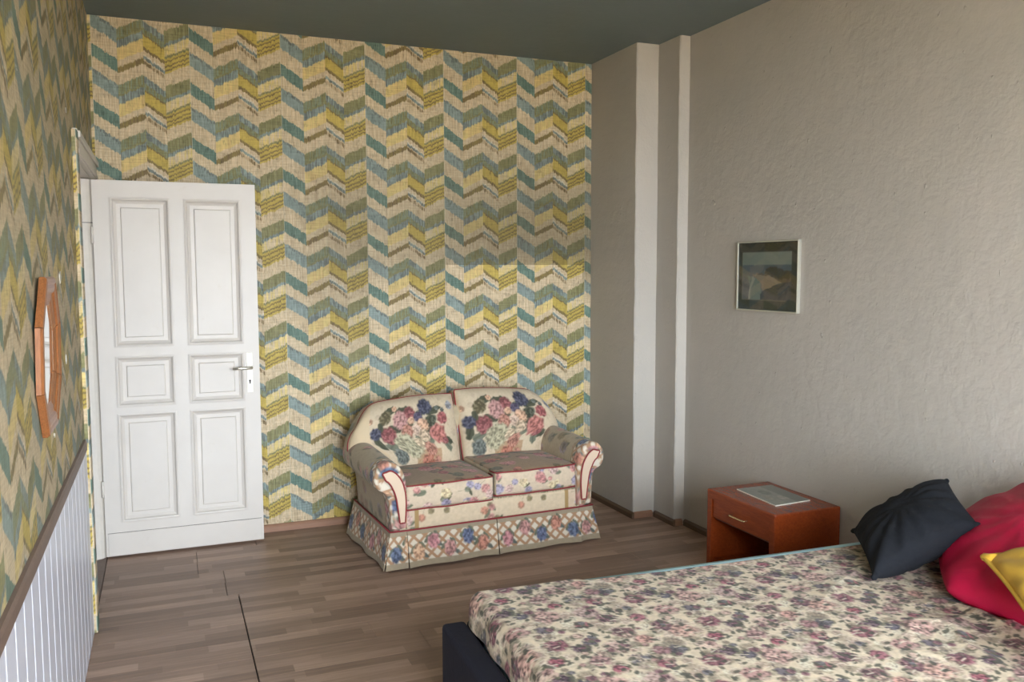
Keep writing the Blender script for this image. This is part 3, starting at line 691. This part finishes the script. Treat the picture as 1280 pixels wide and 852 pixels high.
# rolled arms
ARM = [(.525, .21), (.525, .40), (.528, .46), (.540, .515), (.562, .555), (.595, .580), (.635, .585), (.672, .570), (.698, .538), (.706, .50), (.700, .465), (.682, .44), (.655, .425), (.637, .405), (.628, .37), (.620, .30), (.614, .21)]
def smooth_poly(P, k=8):
    out = []; n = len(P)
    for i in range(n - 1):
        p0, p1, p2, p3 = [np.array(P[max(0, min(n - 1, i + d))]) for d in (-1, 0, 1, 2)]
        for t in np.linspace(0, 1, k, endpoint=False):
            out.append(.5 * ((2 * p1) + (-p0 + p2) * t + (2 * p0 - 5 * p1 + 4 * p2 - p3) * t * t + (-p0 + 3 * p1 - 3 * p2 + p3) * t ** 3))
    out.append(np.array(P[-1])); return np.array(out)
def arm(sgn):
    pr = smooth_poly(ARM, 8); n = len(pr); ys = np.concatenate([[-.004, .000, .006, .014], np.linspace(.022, .66, 150), [.672, .68]])
    ctr = np.array([.60, .42]); V = []; C = []
    ptre = trellis(1.4, .10, 41 + sgn, .0, .10, True, tgrey)
    seg = np.concatenate([[0], np.cumsum(np.linalg.norm(np.diff(pr, axis=0), axis=1))])
    for y_ in ys:
        sh = {-.004: .016, 0.0: .007, .006: .002}.get(y_, .0) if y_ < .02 else (.0 if y_ < .67 else .01)
        d = (ctr - pr); d = d / np.maximum(np.linalg.norm(d, axis=1, keepdims=True), 1e-6)
        q = pr + d * sh
        rise = .022 * max(0, y_ / .68) * np.clip((q[:, 1] - .40) / .1, 0, 1)
        V.append(np.stack([sgn * q[:, 0], np.full(n, y_), q[:, 1] + rise], -1))
        if y_ < .085: C.append(ptre.at(seg * 1.0, np.full(n, max(y_, 0) + .006)))
        elif y_ < .097: C.append(np.tile(lin((158, 138, 104)), (n, 1)))
        else: C.append(P_ARM.at(seg, np.full(n, y_)) * .95)
    V = np.array(V); m = len(ys); F = grid_faces(m, n, False, 0)
    W = V.reshape(-1, 3); C = np.array(C).reshape(-1, 3)
    # front face as a fan of rings towards the spine of the scroll
    k0 = len(W); spine = smooth_poly([(.570, .21), (.570, .30), (.572, .38), (.585, .45), (.612, .50), (.640, .515)], 6)
    rings = []
    for lv_ in (.25, .5, .75, 1.0):
        near = np.array([spine[np.argmin(np.linalg.norm(spine - p, axis=1))] for p in V[0][:, [0, 2]] * np.array([sgn, 1])])
        q = V[0][:, [0, 2]] * np.array([sgn, 1]) * (1 - lv_) + near * lv_
        rings.append(np.stack([sgn * q[:, 0], np.full(n, -.004 - .006 * lv_), q[:, 1]], -1))
    Fr = []
    prevo = 0
    for r_, R in enumerate(rings):
        W = np.concatenate([W, R]); C = np.concatenate([C, ptre.at(R[:, 2] * 1.0, np.abs(R[:, 0]) - .53)])
        o = k0 + r_ * n
        for j in range(n - 1): Fr.append((prevo + j, prevo + j + 1, o + j + 1, o + j))
        prevo = o
    # back cap
    F.append(tuple(range((m - 1) * n, m * n)))
    c = np_mesh('arm', W, F + Fr, MAT['sofa'], SOFA, C)
    bmm = bmesh.new(); bmm.from_mesh(c.data); bmesh.ops.recalc_face_normals(bmm, faces=bmm.faces); bmm.to_mesh(c.data); bmm.free()
    # cream facing panel with piping
    sp = smooth_poly([(.558, .255), (.560, .33), (.566, .40), (.583, .46), (.612, .505), (.648, .525)], 7)
    wd = np.interp(np.linspace(0, 1, len(sp)), [0, .25, .6, .9, 1], [.014, .024, .031, .030, .016])
    tg = np.gradient(sp, axis=0); tg /= np.linalg.norm(tg, axis=1, keepdims=True); nr = np.stack([-tg[:, 1], tg[:, 0]], -1)
    L = sp + nr * wd[:, None]; Rr = sp - nr * wd[:, None]
    cap = [sp[-1] + tg[-1] * .016 + nr[-1] * .004, sp[-1] + tg[-1] * .016 - nr[-1] * .004]
    loop = list(L) + cap + list(Rr[::-1])
    bm = bmesh.new(); fr = [bm.verts.new((sgn * p[0], -.020, p[1])) for p in loop]; bk = [bm.verts.new((sgn * p[0], -.004, p[1])) for p in loop]
    for j in range(len(sp) - 1): bm.faces.new((fr[j], fr[j + 1], fr[len(loop) - 2 - j], fr[len(loop) - 1 - j]))
    nL = len(sp); bm.faces.new((fr[nL - 1], fr[nL], fr[nL + 1], fr[nL + 2]))
    for j in range(len(loop)): bm.faces.new((fr[j], fr[(j + 1) % len(loop)], bk[(j + 1) % len(loop)], bk[j]))
    pn = bm_obj('facing_panel', bm, MAT['cream_cloth'], c)
    tube('piping', [(sgn * p[0], -.019, p[1]) for p in loop], .0045, MAT['piping'], c, closed=True)
MAT['cream_cloth'] = cloth('cream_facing', (214, 190, 164), .8, .0, .2, 30)
arm(-1); arm(1)
# skirt: flared panels with pleats
def skirt(p0, p1, q0, q1, seed, lo=.032, hi=.176, hem=.010):
    """top edge p0->p1 at z .207, hem q0->q1"""
    L = math.dist(q0, q1); nu = max(20, int(L / .0042)); nv = 56; pt = trellis(L, .205, seed, lo, hi)
    s = np.linspace(0, 1, nu); t = np.linspace(0, 1, nv); S, T = np.meshgrid(s, t, indexing='ij')
    p0, p1, q0, q1 = map(np.array, (p0, p1, q0, q1))
    top = p0[None, None] * (1 - S[..., None]) + p1[None, None] * S[..., None]; bot = q0[None, None] * (1 - S[..., None]) + q1[None, None] * S[..., None]
    xy = top * (1 - T[..., None]) + bot * T[..., None]
    dirv = (q1 - q0) / L; nrm = np.array([dirv[1], -dirv[0]])
    wav = .006 * T * np.sin(S * L * 22 + seed) + .008 * T * (np.exp(-S * L / .02) + np.exp(-(1 - S) * L / .02))
    xy = xy + nrm[None, None] * wav[..., None]
    z = .207 - T * (.207 - hem) + .001 * np.sin(S * L * 15 + seed) * T
    Vf = np.concatenate([xy, z[..., None]], -1).reshape(-1, 3); Vb = np.concatenate([xy - nrm * .006, z[..., None]], -1).reshape(-1, 3)
    C = pt.at(S * L, .205 * (1 - T)).reshape(-1, 3)
    n0 = nu * nv; F = grid_faces(nu, nv, False, 0) + grid_faces(nu, nv, False, n0, True)
    per = [i * nv for i in range(nu)] + [(nu - 1) * nv + j for j in range(1, nv)] + [i * nv + nv - 1 for i in range(nu - 2, -1, -1)] + [j for j in range(nv - 2, 0, -1)]
    for k in range(len(per)):
        a, b2 = per[k], per[(k + 1) % len(per)]; F.append((a, a + n0, b2 + n0, b2))
    np_mesh('skirt_panel', np.concatenate([Vf, Vb]), F, MAT['sofa'], SOFA, np.concatenate([C, C]))
TX, BX, TY, BY, BK, BKB = .622, .662, -.004, -.035, .735, .76
skirt((-TX, TY), (-.530, TY), (-BX, BY + .006), (-.533, BY), 51)
skirt((-.528, TY), (-.002, TY), (-.529, BY), (-.004, BY), 52)
skirt((.002, TY), (.528, TY), (.004, BY), (.529, BY), 53)
skirt((.530, TY), (TX, TY), (.533, BY), (BX, BY + .006), 54)
skirt((-TX, BK), (-TX, TY), (-BX - .015, BKB - .04), (-BX + .004, BY + .012), 55)
skirt((TX, TY), (TX, BK), (BX - .004, BY + .012), (BX + .015, BKB - .04), 56)
skirt((TX, BK), (-TX, BK), (BX, BKB - .02), (-BX, BKB - .02), 57)
tube('skirt_piping', [(-TX - .001, BK, .209), (-TX - .002, TY - .002, .209), (-.53, TY - .005, .208), (0, TY - .006, .208), (.53, TY - .005, .208), (TX + .002, TY - .002, .209), (TX + .001, BK, .209)], .005, MAT['piping'], SOFA)
for sx in (-.56, .56):
    for sy in (.06, .66): prism('foot', [(sx + .025 * math.cos(a), sy + .025 * math.sin(a)) for a in np.linspace(0, 2 * PI, 12, endpoint=False)], 'z', 0, .08, MAT['rail'], SOFA)

# ------------------------------------------------------------------ bed: frame, mattress, spread
BO, BR = (.840, 2.712, 0), math.radians(-2.4)
bed = tag(empty('bed_frame', BO, BR), 'navy upholstered low bed frame showing at the foot of the bed', 'bed')
BL_, BWD, BH = 2.125, 1.66, .405
box('foot_rail', 0, .085, -BWD, 0, .012, BH, MAT['navy_frame'], bed, .016, 3)
box('side_rail', .087, BL_, -.05, 0, .012, BH, MAT['navy_frame'], bed, .016, 3)
box('side_rail', .087, BL_, -BWD, -BWD + .05, .012, BH, MAT['navy_frame'], bed, .016, 3)
box('head_rail', BL_ - .05, BL_, -BWD + .052, -.052, .012, BH, MAT['navy_frame'], bed, .016, 3)
box('slat_base', .087, BL_ - .052, -BWD + .052, -.052, .24, .28, MAT['rail'], bed)
for fx in (.04, BL_ - .04):
    for fy in (-.03, -BWD + .03): box('foot', fx - .03, fx + .03, fy - .02, fy + .02, 0, .012, MAT['gap'], bed)
MX0, MX1, MY0, MY1, MT = .095, 2.06, -BWD + .056, -.052, .516
mat_ = rbox('mattress', (MX0 + .035 + MX1) / 2, (MY0 + .035 + MY1) / 2, (.281 + MT) / 2, (MX1 - MX0 - .035) / 2, (MY1 - MY0 - .035) / 2, (MT - .281) / 2, .014, 3, MAT['sheet'], None, None, (0, 0, 0), (60, 50, 12))
mat_.location = BO; mat_.rotation_euler = (0, 0, BR); tag(mat_, 'pale blue mattress, its far edge peeping out from under the floral bedspread', 'mattress')
def bed_print():
    w, h = .50, .46; p = Print(w, h, .0022, lin((212, 195, 168)), .22, 61); r2 = np.random.RandomState(5)
    P_ = lambda c: lin(c)
    for k in range(120):
        p.flower(r2.uniform(0, w), r2.uniform(0, h), r2.uniform(.010, .026), P_([(218, 204, 178), (190, 174, 150), (180, 166, 138), (212, 188, 168), (168, 154, 128)][k % 5]), alpha=.85, dots=.0055, con=.8, soft=.3)
    for k in range(85):
        p.flower(r2.uniform(0, w), r2.uniform(0, h), r2.uniform(.012, .026), P_([(152, 134, 112), (138, 122, 100), (164, 140, 124), (128, 118, 98), (176, 152, 134)][k % 5]), alpha=.8, dots=.006, con=1., soft=.35, hole=.3)
    def sprig(x, y_, r, n, cs):
        for k in range(n):
            a = r2.uniform(0, 6.3); d = r * r2.uniform(.7, 1.15)
            p.leaf(x + d * math.cos(a), y_ + d * math.sin(a), r2.uniform(.009, .015), r2.uniform(0, 6.3), P_(cs[k % len(cs)]), asp=.6, alpha=.9)
    greens = [(98, 96, 72), (80, 80, 62), (120, 114, 88), (90, 84, 72)]
    motif = [(.10, .10, .048, (190, 150, 134)), (.06, .045, .034, (122, 82, 84)), (.17, .165, .026, (150, 76, 88)), (.21, .070, .040, (130, 76, 84)), (.27, .115, .030, (96, 70, 78)), (.31, .080, .026, (88, 78, 84)),
             (.37, .135, .046, (182, 152, 138)), (.43, .055, .040, (124, 86, 86)), (.465, .115, .030, (190, 144, 130)), (.08, .30, .042, (132, 80, 86)), (.145, .265, .030, (94, 68, 76)), (.185, .305, .026, (82, 74, 82)), (.255, .335, .050, (188, 150, 138)),
             (.315, .265, .026, (152, 80, 90)), (.385, .345, .044, (172, 144, 134)), (.445, .275, .028, (146, 82, 90)), (.425, .405, .036, (120, 82, 86)), (.13, .405, .036, (164, 124, 116)), (.215, .425, .028, (90, 78, 84)), (.335, .425, .026, (140, 76, 84)), (.02, .205, .030, (88, 80, 82)), (.285, .200, .034, (160, 122, 116)), (.475, .195, .030, (140, 98, 98)), (.02, .43, .028, (146, 86, 94)), (.385, .22, .030, (200, 178, 158)), (.11, .205, .030, (198, 174, 156))]
    motif += [(r2.uniform(0, w), r2.uniform(0, h), r2.uniform(.010, .018), [(168, 132, 122), (126, 84, 88), (100, 94, 96), (188, 160, 142), (116, 76, 86)][k % 5]) for k in range(44)]
    for x, y_, r, c in motif:
        sprig(x, y_, r, 3 if r > .024 else 1, greens)
        c = P_(c); p.flower(x, y_, r, c, [v * .22 for v in c], lob=6, dots=.008, con=1.0, soft=.3, hole=.2)
    for k in range(90): sprig(r2.uniform(0, w), r2.uniform(0, h), .012, 1, [(72, 72, 56), (62, 54, 58), (88, 86, 66)])
    for k in range(70):
        x, y_, a = r2.uniform(0, w), r2.uniform(0, h), r2.uniform(-.5, .5); p.line(x, y_, x + .02 * math.cos(a), y_ + .02 * math.sin(a), .0028, P_((226, 212, 188)), .8)
    for k in range(60):
        x, y_, a = r2.uniform(0, w), r2.uniform(0, h), r2.uniform(0, 6.3); p.line(x, y_, x + .010 * math.cos(a), y_ + .010 * math.sin(a), .0026, P_((64, 48, 58)), .85)
    return p
P_BED = bed_print()
def spread():
    R = .045; L = MX1 - MX0 + .012; W = MY1 - MY0 + .012; top = MT + .002
    drop = .095
    sa = np.linspace(-drop, L - .0, 640)                                     # along the bed from the foot hem
    ta = np.linspace(-.030, W + .10, 500)                                    # across from the far edge
    S, T = np.meshgrid(sa, ta, indexing='ij')
    far = np.interp(sa, [0, .25, .42, .8, L], [-.055, -.045, .040, .060, .060])        # where the far edge of the cloth lies
    T = far[:, None] + (T + .030) * (W + .10 - far[:, None]) / (W + .13)
    def fold(e, R=R):                                                             # e: distance past the mattress edge, inwards negative
        a = np.clip((e + R) / R, 0, PI / 2)
        x = np.where(e < -R, e, np.where(e + R < R * PI / 2, -R + R * np.sin(a), 0)); dz = np.where(e < -R, 0, np.where(e + R < R * PI / 2, R * (1 - np.cos(a)), R + (e + R - R * PI / 2)))
        return x, dz
    xs_, dz1 = fold(-S); ys_, dz2 = fold(-T, .016); yn, dz3 = fold(T - W)
    x = -xs_; yv = np.where(T < W / 2, -ys_, W + yn)
    dz = np.sqrt(dz1 ** 2 + np.where(T < W / 2, dz2, dz3) ** 2)
    z = top - dz + .006 * (fbm(S / .22, T / .22, 3) - .5) * (dz < .01)
    wr_ = np.clip((S - 1.0) / .6, 0, 1) * np.clip((T - .45) / .35, 0, 1)     # rumples near the cushions
    z = z + wr_ * .030 * (1 - np.abs(2 * fbm(S / .16 + T / .5, T / .22 - S / .6, 9, 2) - 1)) ** 3
    z = z + .008 * (1 - np.abs(2 * vnoise((S * .4 + T) / .55, (S - T) / 1.3, 31) - 1)) ** 6 * np.clip((S - .5) / .5, 0, 1)
    x = x - .004 * np.sin(T * 30) * (dz1 > .02) - .010 * (dz1 > .04) * (dz1 - .04) * 3
    yv = yv + .012 * (S < .05) * 0
    V = np.stack([MX0 - .006 + x, MY1 + .006 - yv, z], -1).reshape(-1, 3)
    C = P_BED.at(S * .98 + .10, T * .98 + .05).reshape(-1, 3)
    V2 = V.copy(); nn = len(sa) * len(ta)
    o = np_mesh('bedspread', V, grid_faces(len(sa), len(ta), False, 0, True), MAT['spread'], None, C)
    so = o.modifiers.new('thick', 'SOLIDIFY'); so.thickness = .003; so.offset = 1
    o.location = BO; o.rotation_euler = (0, 0, BR)
    return tag(o, 'rose-patterned tapestry bedspread in cream, burgundy and olive on the bed', 'bedspread')
spread()

# ------------------------------------------------------------------ cushions on the bed
def cushion(name, corners, thick, mat, label, pinch=.05, nubs=True, nub_r=.012, piping=False, seed=1, wr=.012, n=46):
    """corners: P00,P10,P11,P01 in world space"""
    P00, P10, P11, P01 = [np.array(c, float) for c in corners]; cen = (P00 + P10 + P11 + P01) / 4
    nrm = np.cross(P10 - P00, P01 - P00); nrm /= np.linalg.norm(nrm); 
    if nrm[2] < 0: nrm = -nrm
    a = np.linspace(0, 1, n); A, B = np.meshgrid(a, a, indexing='ij')
    p1 = pinch * 4 * A * (1 - A); p2 = pinch * 4 * B * (1 - B)
    A2 = A + (.5 - A) * 2 * p2 * np.abs(2 * A - 1) ** 2; B2 = B + (.5 - B) * 2 * p1 * np.abs(2 * B - 1) ** 2
    w = lambda q: q[..., None]
    base = P00 * w((1 - A2) * (1 - B2)) + P10 * w(A2 * (1 - B2)) + P11 * w(A2 * B2) + P01 * w((1 - A2) * B2)
    e = (np.maximum(4 * A * (1 - A), 0) ** .42) * (np.maximum(4 * B * (1 - B), 0) ** .42)
    crease = wr * (1 - np.abs(2 * fbm(A * 5 + B * 2, B * 3 - A, seed, 2) - 1)) ** 2 * e ** .5
    rad = wr * .8 * np.sin(np.arctan2(B - .5, A - .5) * 14 + seed) * np.clip(1.2 - e, 0, 1) * np.clip(e * 4, 0, 1)
    up = base + nrm * w(thick * .5 * e - crease + rad); dn = base - nrm * w(thick * .5 * e - crease)
    V = np.concatenate([up.reshape(-1, 3), dn.reshape(-1, 3)]); V[:, 2] = np.maximum(V[:, 2], .531); V[:, 0] = np.minimum(V[:, 0], XC - .006); F = grid_faces(n, n, False, 0) + grid_faces(n, n, False, n * n, True)
    root = tag(empty(name, tuple(cen)), label, 'cushion')
    V = V - cen
    o = np_mesh('cover', V, F, mat, root); bmm = bmesh.new(); bmm.from_mesh(o.data); bmesh.ops.remove_doubles(bmm, verts=bmm.verts, dist=.0006); bmesh.ops.recalc_face_normals(bmm, faces=bmm.faces); bmm.to_mesh(o.data); bmm.free()
    for c in (P00, P10, P11, P01):
        if not nubs: break
        d = (c - cen); d /= np.linalg.norm(d); q = c - cen
        tube('corner_tip', [tuple(q - d * .040), tuple(q - d * .018), tuple(q - d * .002), tuple(q + d * .008)], [nub_r * 1.5, nub_r * 1.2, nub_r, nub_r * .35], mat, root)
    if piping:
        edge = [base[i, 0] for i in range(n)] + [base[-1, j] for j in range(1, n)] + [base[i, -1] for i in range(n - 2, -1, -1)] + [base[0, j] for j in range(n - 2, 0, -1)]
        tube('piping', [tuple(p - cen) for p in edge[::2]], .008, mat, root, closed=True)
    return root
cushion('red_cushion', [(2.325, 1.975, .560), (2.43, 1.42, .58), (2.90, 1.80, .95), (2.86, 2.44, .60)], .25, MAT['red'], 'large crimson satin cushion leaning on the grey wall between the other two', -.055, False, seed=4, wr=.011)
cushion('navy_cushion', [(2.225, 2.185, .545), (2.60, 2.09, .715), (2.89, 2.475, .755), (2.53, 2.60, .555)], .205, MAT['navy'], 'dark navy cushion with knotted corners nearest the nightstand', .02, True, .010, seed=2, wr=.010)
cushion('mustard_cushion', [(2.345, 1.865, .705), (2.08, 1.44, .60), (2.42, 1.12, .70), (2.66, 1.52, .86)], .15, MAT['mustard'], 'mustard yellow velvet cushion with piped edge on the crimson cushion', .035, True, .013, True, seed=6, wr=.008)

# ------------------------------------------------------------------ nightstand
NX0, NX1, NY0, NY1, NZ = 2.600, 2.992, 3.155, 3.692, .463
ns = tag(empty('nightstand', ((NX0 + NX1) / 2, (NY0 + NY1) / 2, 0)), 'cherry-wood nightstand with one drawer and an open shelf, between bed and picture', 'nightstand')
def nloc(o): o.location = (-(NX0 + NX1) / 2, -(NY0 + NY1) / 2, 0); return o
ca = MAT['cherry']; cs_ = MAT['cherry_side']
nloc(prism('carcass', [(NY0, 0), (NY0, NZ), (NY1, NZ), (NY1, 0), (NY1 - .036, 0), (NY1 - .036, NZ - .038), (NY0 + .034, NZ - .038), (NY0 + .034, 0)], 'x', NX0, NX1, ca, ns, bev=.007))
nloc(box('back_panel', NX1 - .012, NX1 - .001, NY0 + .0345, NY1 - .0365, .06, NZ - .0385, MAT['dark_in'], ns))
nloc(box('shelf', NX0 + .02, NX1 - .0125, NY0 + .0345, NY1 - .0365, .08, .10, ca, ns))
nloc(box('divider', NX0 + .03, NX1 - .0125, NY0 + .0345, NY1 - .0365, .305, .317, MAT['dark_in'], ns))
dr = nloc(box('drawer', NX0 + .008, NX1 - .03, NY0 + .038, NY1 - .040, .319, NZ - .043, ca, ns, .003, 1))
hy = 3.424
tube('handle', [(NX0 + .009, hy - .058, .376), (NX0 - .014, hy - .058, .376), (NX0 - .017, hy - .05, .376), (NX0 - .017, hy + .05, .376), (NX0 - .014, hy + .058, .376), (NX0 + .009, hy + .058, .376)], .0042, MAT['brass'], dr)
# picture sheet lying on it
def leaflet():
    p = Print(.33, .22, .004, lin((150, 150, 140)), .12, 71, wrap=False)
    p.put((p.Y > .14).astype(float) * .6, lin((120, 122, 114))); p.flower(.12, .09, .05, lin((118, 120, 110)), asp=.6, alpha=.6); p.flower(.24, .12, .05, lin((170, 166, 152)), asp=.5, alpha=.6); p.flower(.2, .05, .05, lin((160, 156, 140)), asp=.4, alpha=.6)
    nu, nv = 60, 40; S, T = np.meshgrid(np.linspace(0, 1, nu), np.linspace(0, 1, nv), indexing='ij')
    c = [np.array(q) for q in ((2.722, 3.604), (2.700, 3.272), (2.922, 3.288), (2.940, 3.602))]
    w = lambda q: q[..., None]
    xy = c[0] * w((1 - S) * (1 - T)) + c[1] * w(S * (1 - T)) + c[2] * w(S * T) + c[3] * w((1 - S) * T)
    ct = np.array([2.82, 3.44]); V = np.concatenate([xy - ct, np.full((nu, nv, 1), .0055)], -1).reshape(-1, 3)
    root = tag(empty('picture_sheet', (ct[0], ct[1], NZ + .0005)), 'grey picture sheet lying flat on the nightstand', 'picture')
    Cc = p.at(S * .33, T * .22).reshape(-1, 3)
    np_mesh('print', V, grid_faces(nu, nv, False, 0), MAT['print_gloss'], root, Cc)
    bm = bmesh.new(); q = [Vector((*(k - ct), 0)) for k in c]
    A = [bm.verts.new(v) for v in q]; B = [bm.verts.new(v + Vector((0, 0, .005))) for v in q]
    bm.faces.new(A); bm.faces.new(B)
    for k in range(4): bm.faces.new((A[k], A[(k + 1) % 4], B[(k + 1) % 4], B[k]))
    bm_obj('backing', bm, MAT['plate'], root)
MAT['print_gloss'] = vcol('glossy_print', .22, 200., .1, .0)
leaflet()

# ------------------------------------------------------------------ framed picture on the grey wall
py0, py1, pz0, pz1 = 3.480, 3.980, 1.376, 1.753
pic = tag(empty('framed_picture', (XC, (py0 + py1) / 2, pz0)), 'small framed coastal landscape in a dark mount on the grey wall', 'picture')
def ploc(o): o.location = (-XC, -(py0 + py1) / 2, -pz0); return o
x0, x1 = XC - .020, XC - .0005
for a, b_, c, d in ((py0, py0 + .008, pz0, pz1), (py1 - .008, py1, pz0, pz1), (py0 + .0082, py1 - .0082, pz0, pz0 + .008), (py0 + .0082, py1 - .0082, pz1 - .008, pz1)):
    ploc(box('frame_bar', x0, x1, a, b_, c, d, MAT['alu'], pic, .0015, 1))
def artwork():
    W, H = .484, .361; p = Print(W, H, .0036, lin((38, 42, 36)), .25, 81, wrap=False)        # u runs left->right as seen (towards -y)
    u, v = p.X / W, p.Y / H
    nz = fbm(p.X / .03, p.Y / .03, 82) - .5
    inn = ((u > .07) & (u < .90) & (v > .145) & (v < .855)).astype(float)
    p.put(inn, lin((112, 122, 112))); a, t = (u - .07) / .83, (v - .145) / .71
    def poly(pts, c, wob=.05):
        x, yv = a + nz * wob, t + (fbm(p.X / .02, p.Y / .02, 85) - .5) * wob; m = np.zeros_like(x, bool); n = len(pts)
        for i in range(n):
            (xa, ya), (xb, yb) = pts[i], pts[(i + 1) % n]
            if ya != yb: m ^= ((ya > yv) != (yb > yv)) & (x < (xb - xa) * (yv - ya) / (yb - ya) + xa)
        p.put(inn * m, lin(c))
    poly([(-.2, .735), (1.2, .735), (1.2, -.2), (-.2, -.2)], (70, 82, 88), .02)
    poly([(-.2, .56), (.45, .58), (.5, .4), (.4, -.2), (-.2, -.2)], (88, 90, 92))
    poly([(.12, .50), (.30, .47), (.40, .32), (.39, .05), (.36, -.1), (.10, -.1), (.17, .25)], (104, 114, 104))
    poly([(.12, -.1), (.15, -.1), (.20, .26), (.28, .45), (.22, .50), (.16, .25)], (138, 138, 126), .02)
    poly([(.20, .52), (.36, .565), (.55, .52), (.82, .38), (.62, .28), (.42, .19), (.41, .32), (.31, .45)], (130, 114, 96))
    poly([(.30, .54), (.40, .565), (.58, .53), (.50, .50)], (90, 78, 64))
    poly([(.48, .56), (.50, .66), (.62, .69), (.85, .63), (1.2, .58), (1.2, .38), (.82, .37), (.60, .50)], (56, 50, 42), .08)
    poly([(.70, .44), (.98, .46), (1., .37), (.82, .37)], (84, 72, 62), .06)
    poly([(.38, .12), (.44, .20), (.60, .27), (.82, .37), (1.2, .44), (1.2, -.2), (.42, -.2)], (48, 52, 58))
    edge = (((np.abs(u - .07) < .006) | (np.abs(v - .145) < .006) & (u < .82)) & (u > .064) & (u < .9) & (v > .14) & (v < .86)).astype(float); p.put(edge * .6, lin((120, 112, 90)))
    nu, nv = 134, 100; S, T = np.meshgrid(np.linspace(0, 1, nu), np.linspace(0, 1, nv), indexing='ij')
    V = np.stack([np.full_like(S, XC - .012), py1 - .008 - S * W, pz0 + .008 + T * H], -1).reshape(-1, 3)
    ploc(np_mesh('print', V, grid_faces(nu, nv, False, 0), MAT['print'], pic, p.at(S * W, T * H).reshape(-1, 3)))
artwork()
ploc(box('backing', XC - .0115, XC - .001, py0 + .0115, py1 - .0115, pz0 + .0115, pz1 - .0115, MAT['gap'], pic))
ploc(box('pane', XC - .0165, XC - .0148, py0 + .0115, py1 - .0115, pz0 + .0115, pz1 - .0115, MAT['glass'], pic))

# ------------------------------------------------------------------ octagonal mirror on the papered wall
def mirror():
    cy, cz = 2.885, 1.352; hw, hh, cut, cz_ = .225, .232, .115, .138
    outer = [(-hw, -hh + cz_), (-hw, hh - cz_), (-hw + cut, hh), (hw - cut, hh), (hw, hh - cz_), (hw, -hh + cz_), (hw - cut, -hh), (-hw + cut, -hh)]
    def inset(d):
        P = [Vector(p) for p in outer]; n = 8; out = []
        for i in range(n):
            a, b2, c = P[i - 1], P[i], P[(i + 1) % n]; d1, d2 = (b2 - a).normalized(), (c - b2).normalized()
            n1, n2 = Vector((d1.y, -d1.x)), Vector((d2.y, -d2.x)); m = (n1 + n2) / (1 + n1.dot(n2)); out.append(b2 + m * d)
        return out
    root = tag(empty('octagonal_mirror', (XL, cy, cz)), 'octagonal mirror in a moulded brown wooden frame on the papered wall', 'mirror')
    prof = [(0, .001), (0, .014), (.006, .020), (.018, .022), (.024, .019), (.034, .020), (.046, .0175), (.052, .012), (.070, .0100), (.080, .0065), (.086, .006), (.086, .001)]
    loops = [(inset(d), h) for d, h in prof]
    tilt = lambda y_, z, h: (h + (z + hh) * .022 * (1 if h > 0 else 1), y_, z)
    for k in range(8):
        bm = bmesh.new(); rows = []
        k2 = (k + 1) % 8; e = .0012
        for L, h in loops:
            a, b2 = L[k], L[k2]; d = (b2 - a).normalized() * e; a, b2 = a + d, b2 - d
            rows.append((bm.verts.new(tilt(a.x, a.y, h)), bm.verts.new(tilt(b2.x, b2.y, h))))
        m = len(rows)
        for i in range(m): A, B = rows[i], rows[(i + 1) % m]; bm.faces.new((A[0], A[1], B[1], B[0]))
        bm.faces.new([r[0] for r in rows]); bm.faces.new([r[1] for r in rows][::-1])
        bm_obj('frame_segment', bm, MAT['mirror_wood'], root)
    bm = bmesh.new(); L = inset(.0865)
    f = [bm.verts.new(tilt(p.x, p.y, .0055)) for p in L]; g = [bm.verts.new(tilt(p.x, p.y, .0015)) for p in L]
    bm.faces.new(f); bm.faces.new(g[::-1])
    for k in range(8): bm.faces.new((f[k], f[(k + 1) % 8], g[(k + 1) % 8], g[k]))
    bm_obj('mirror_glass', bm, MAT['mirror'], root)
mirror()
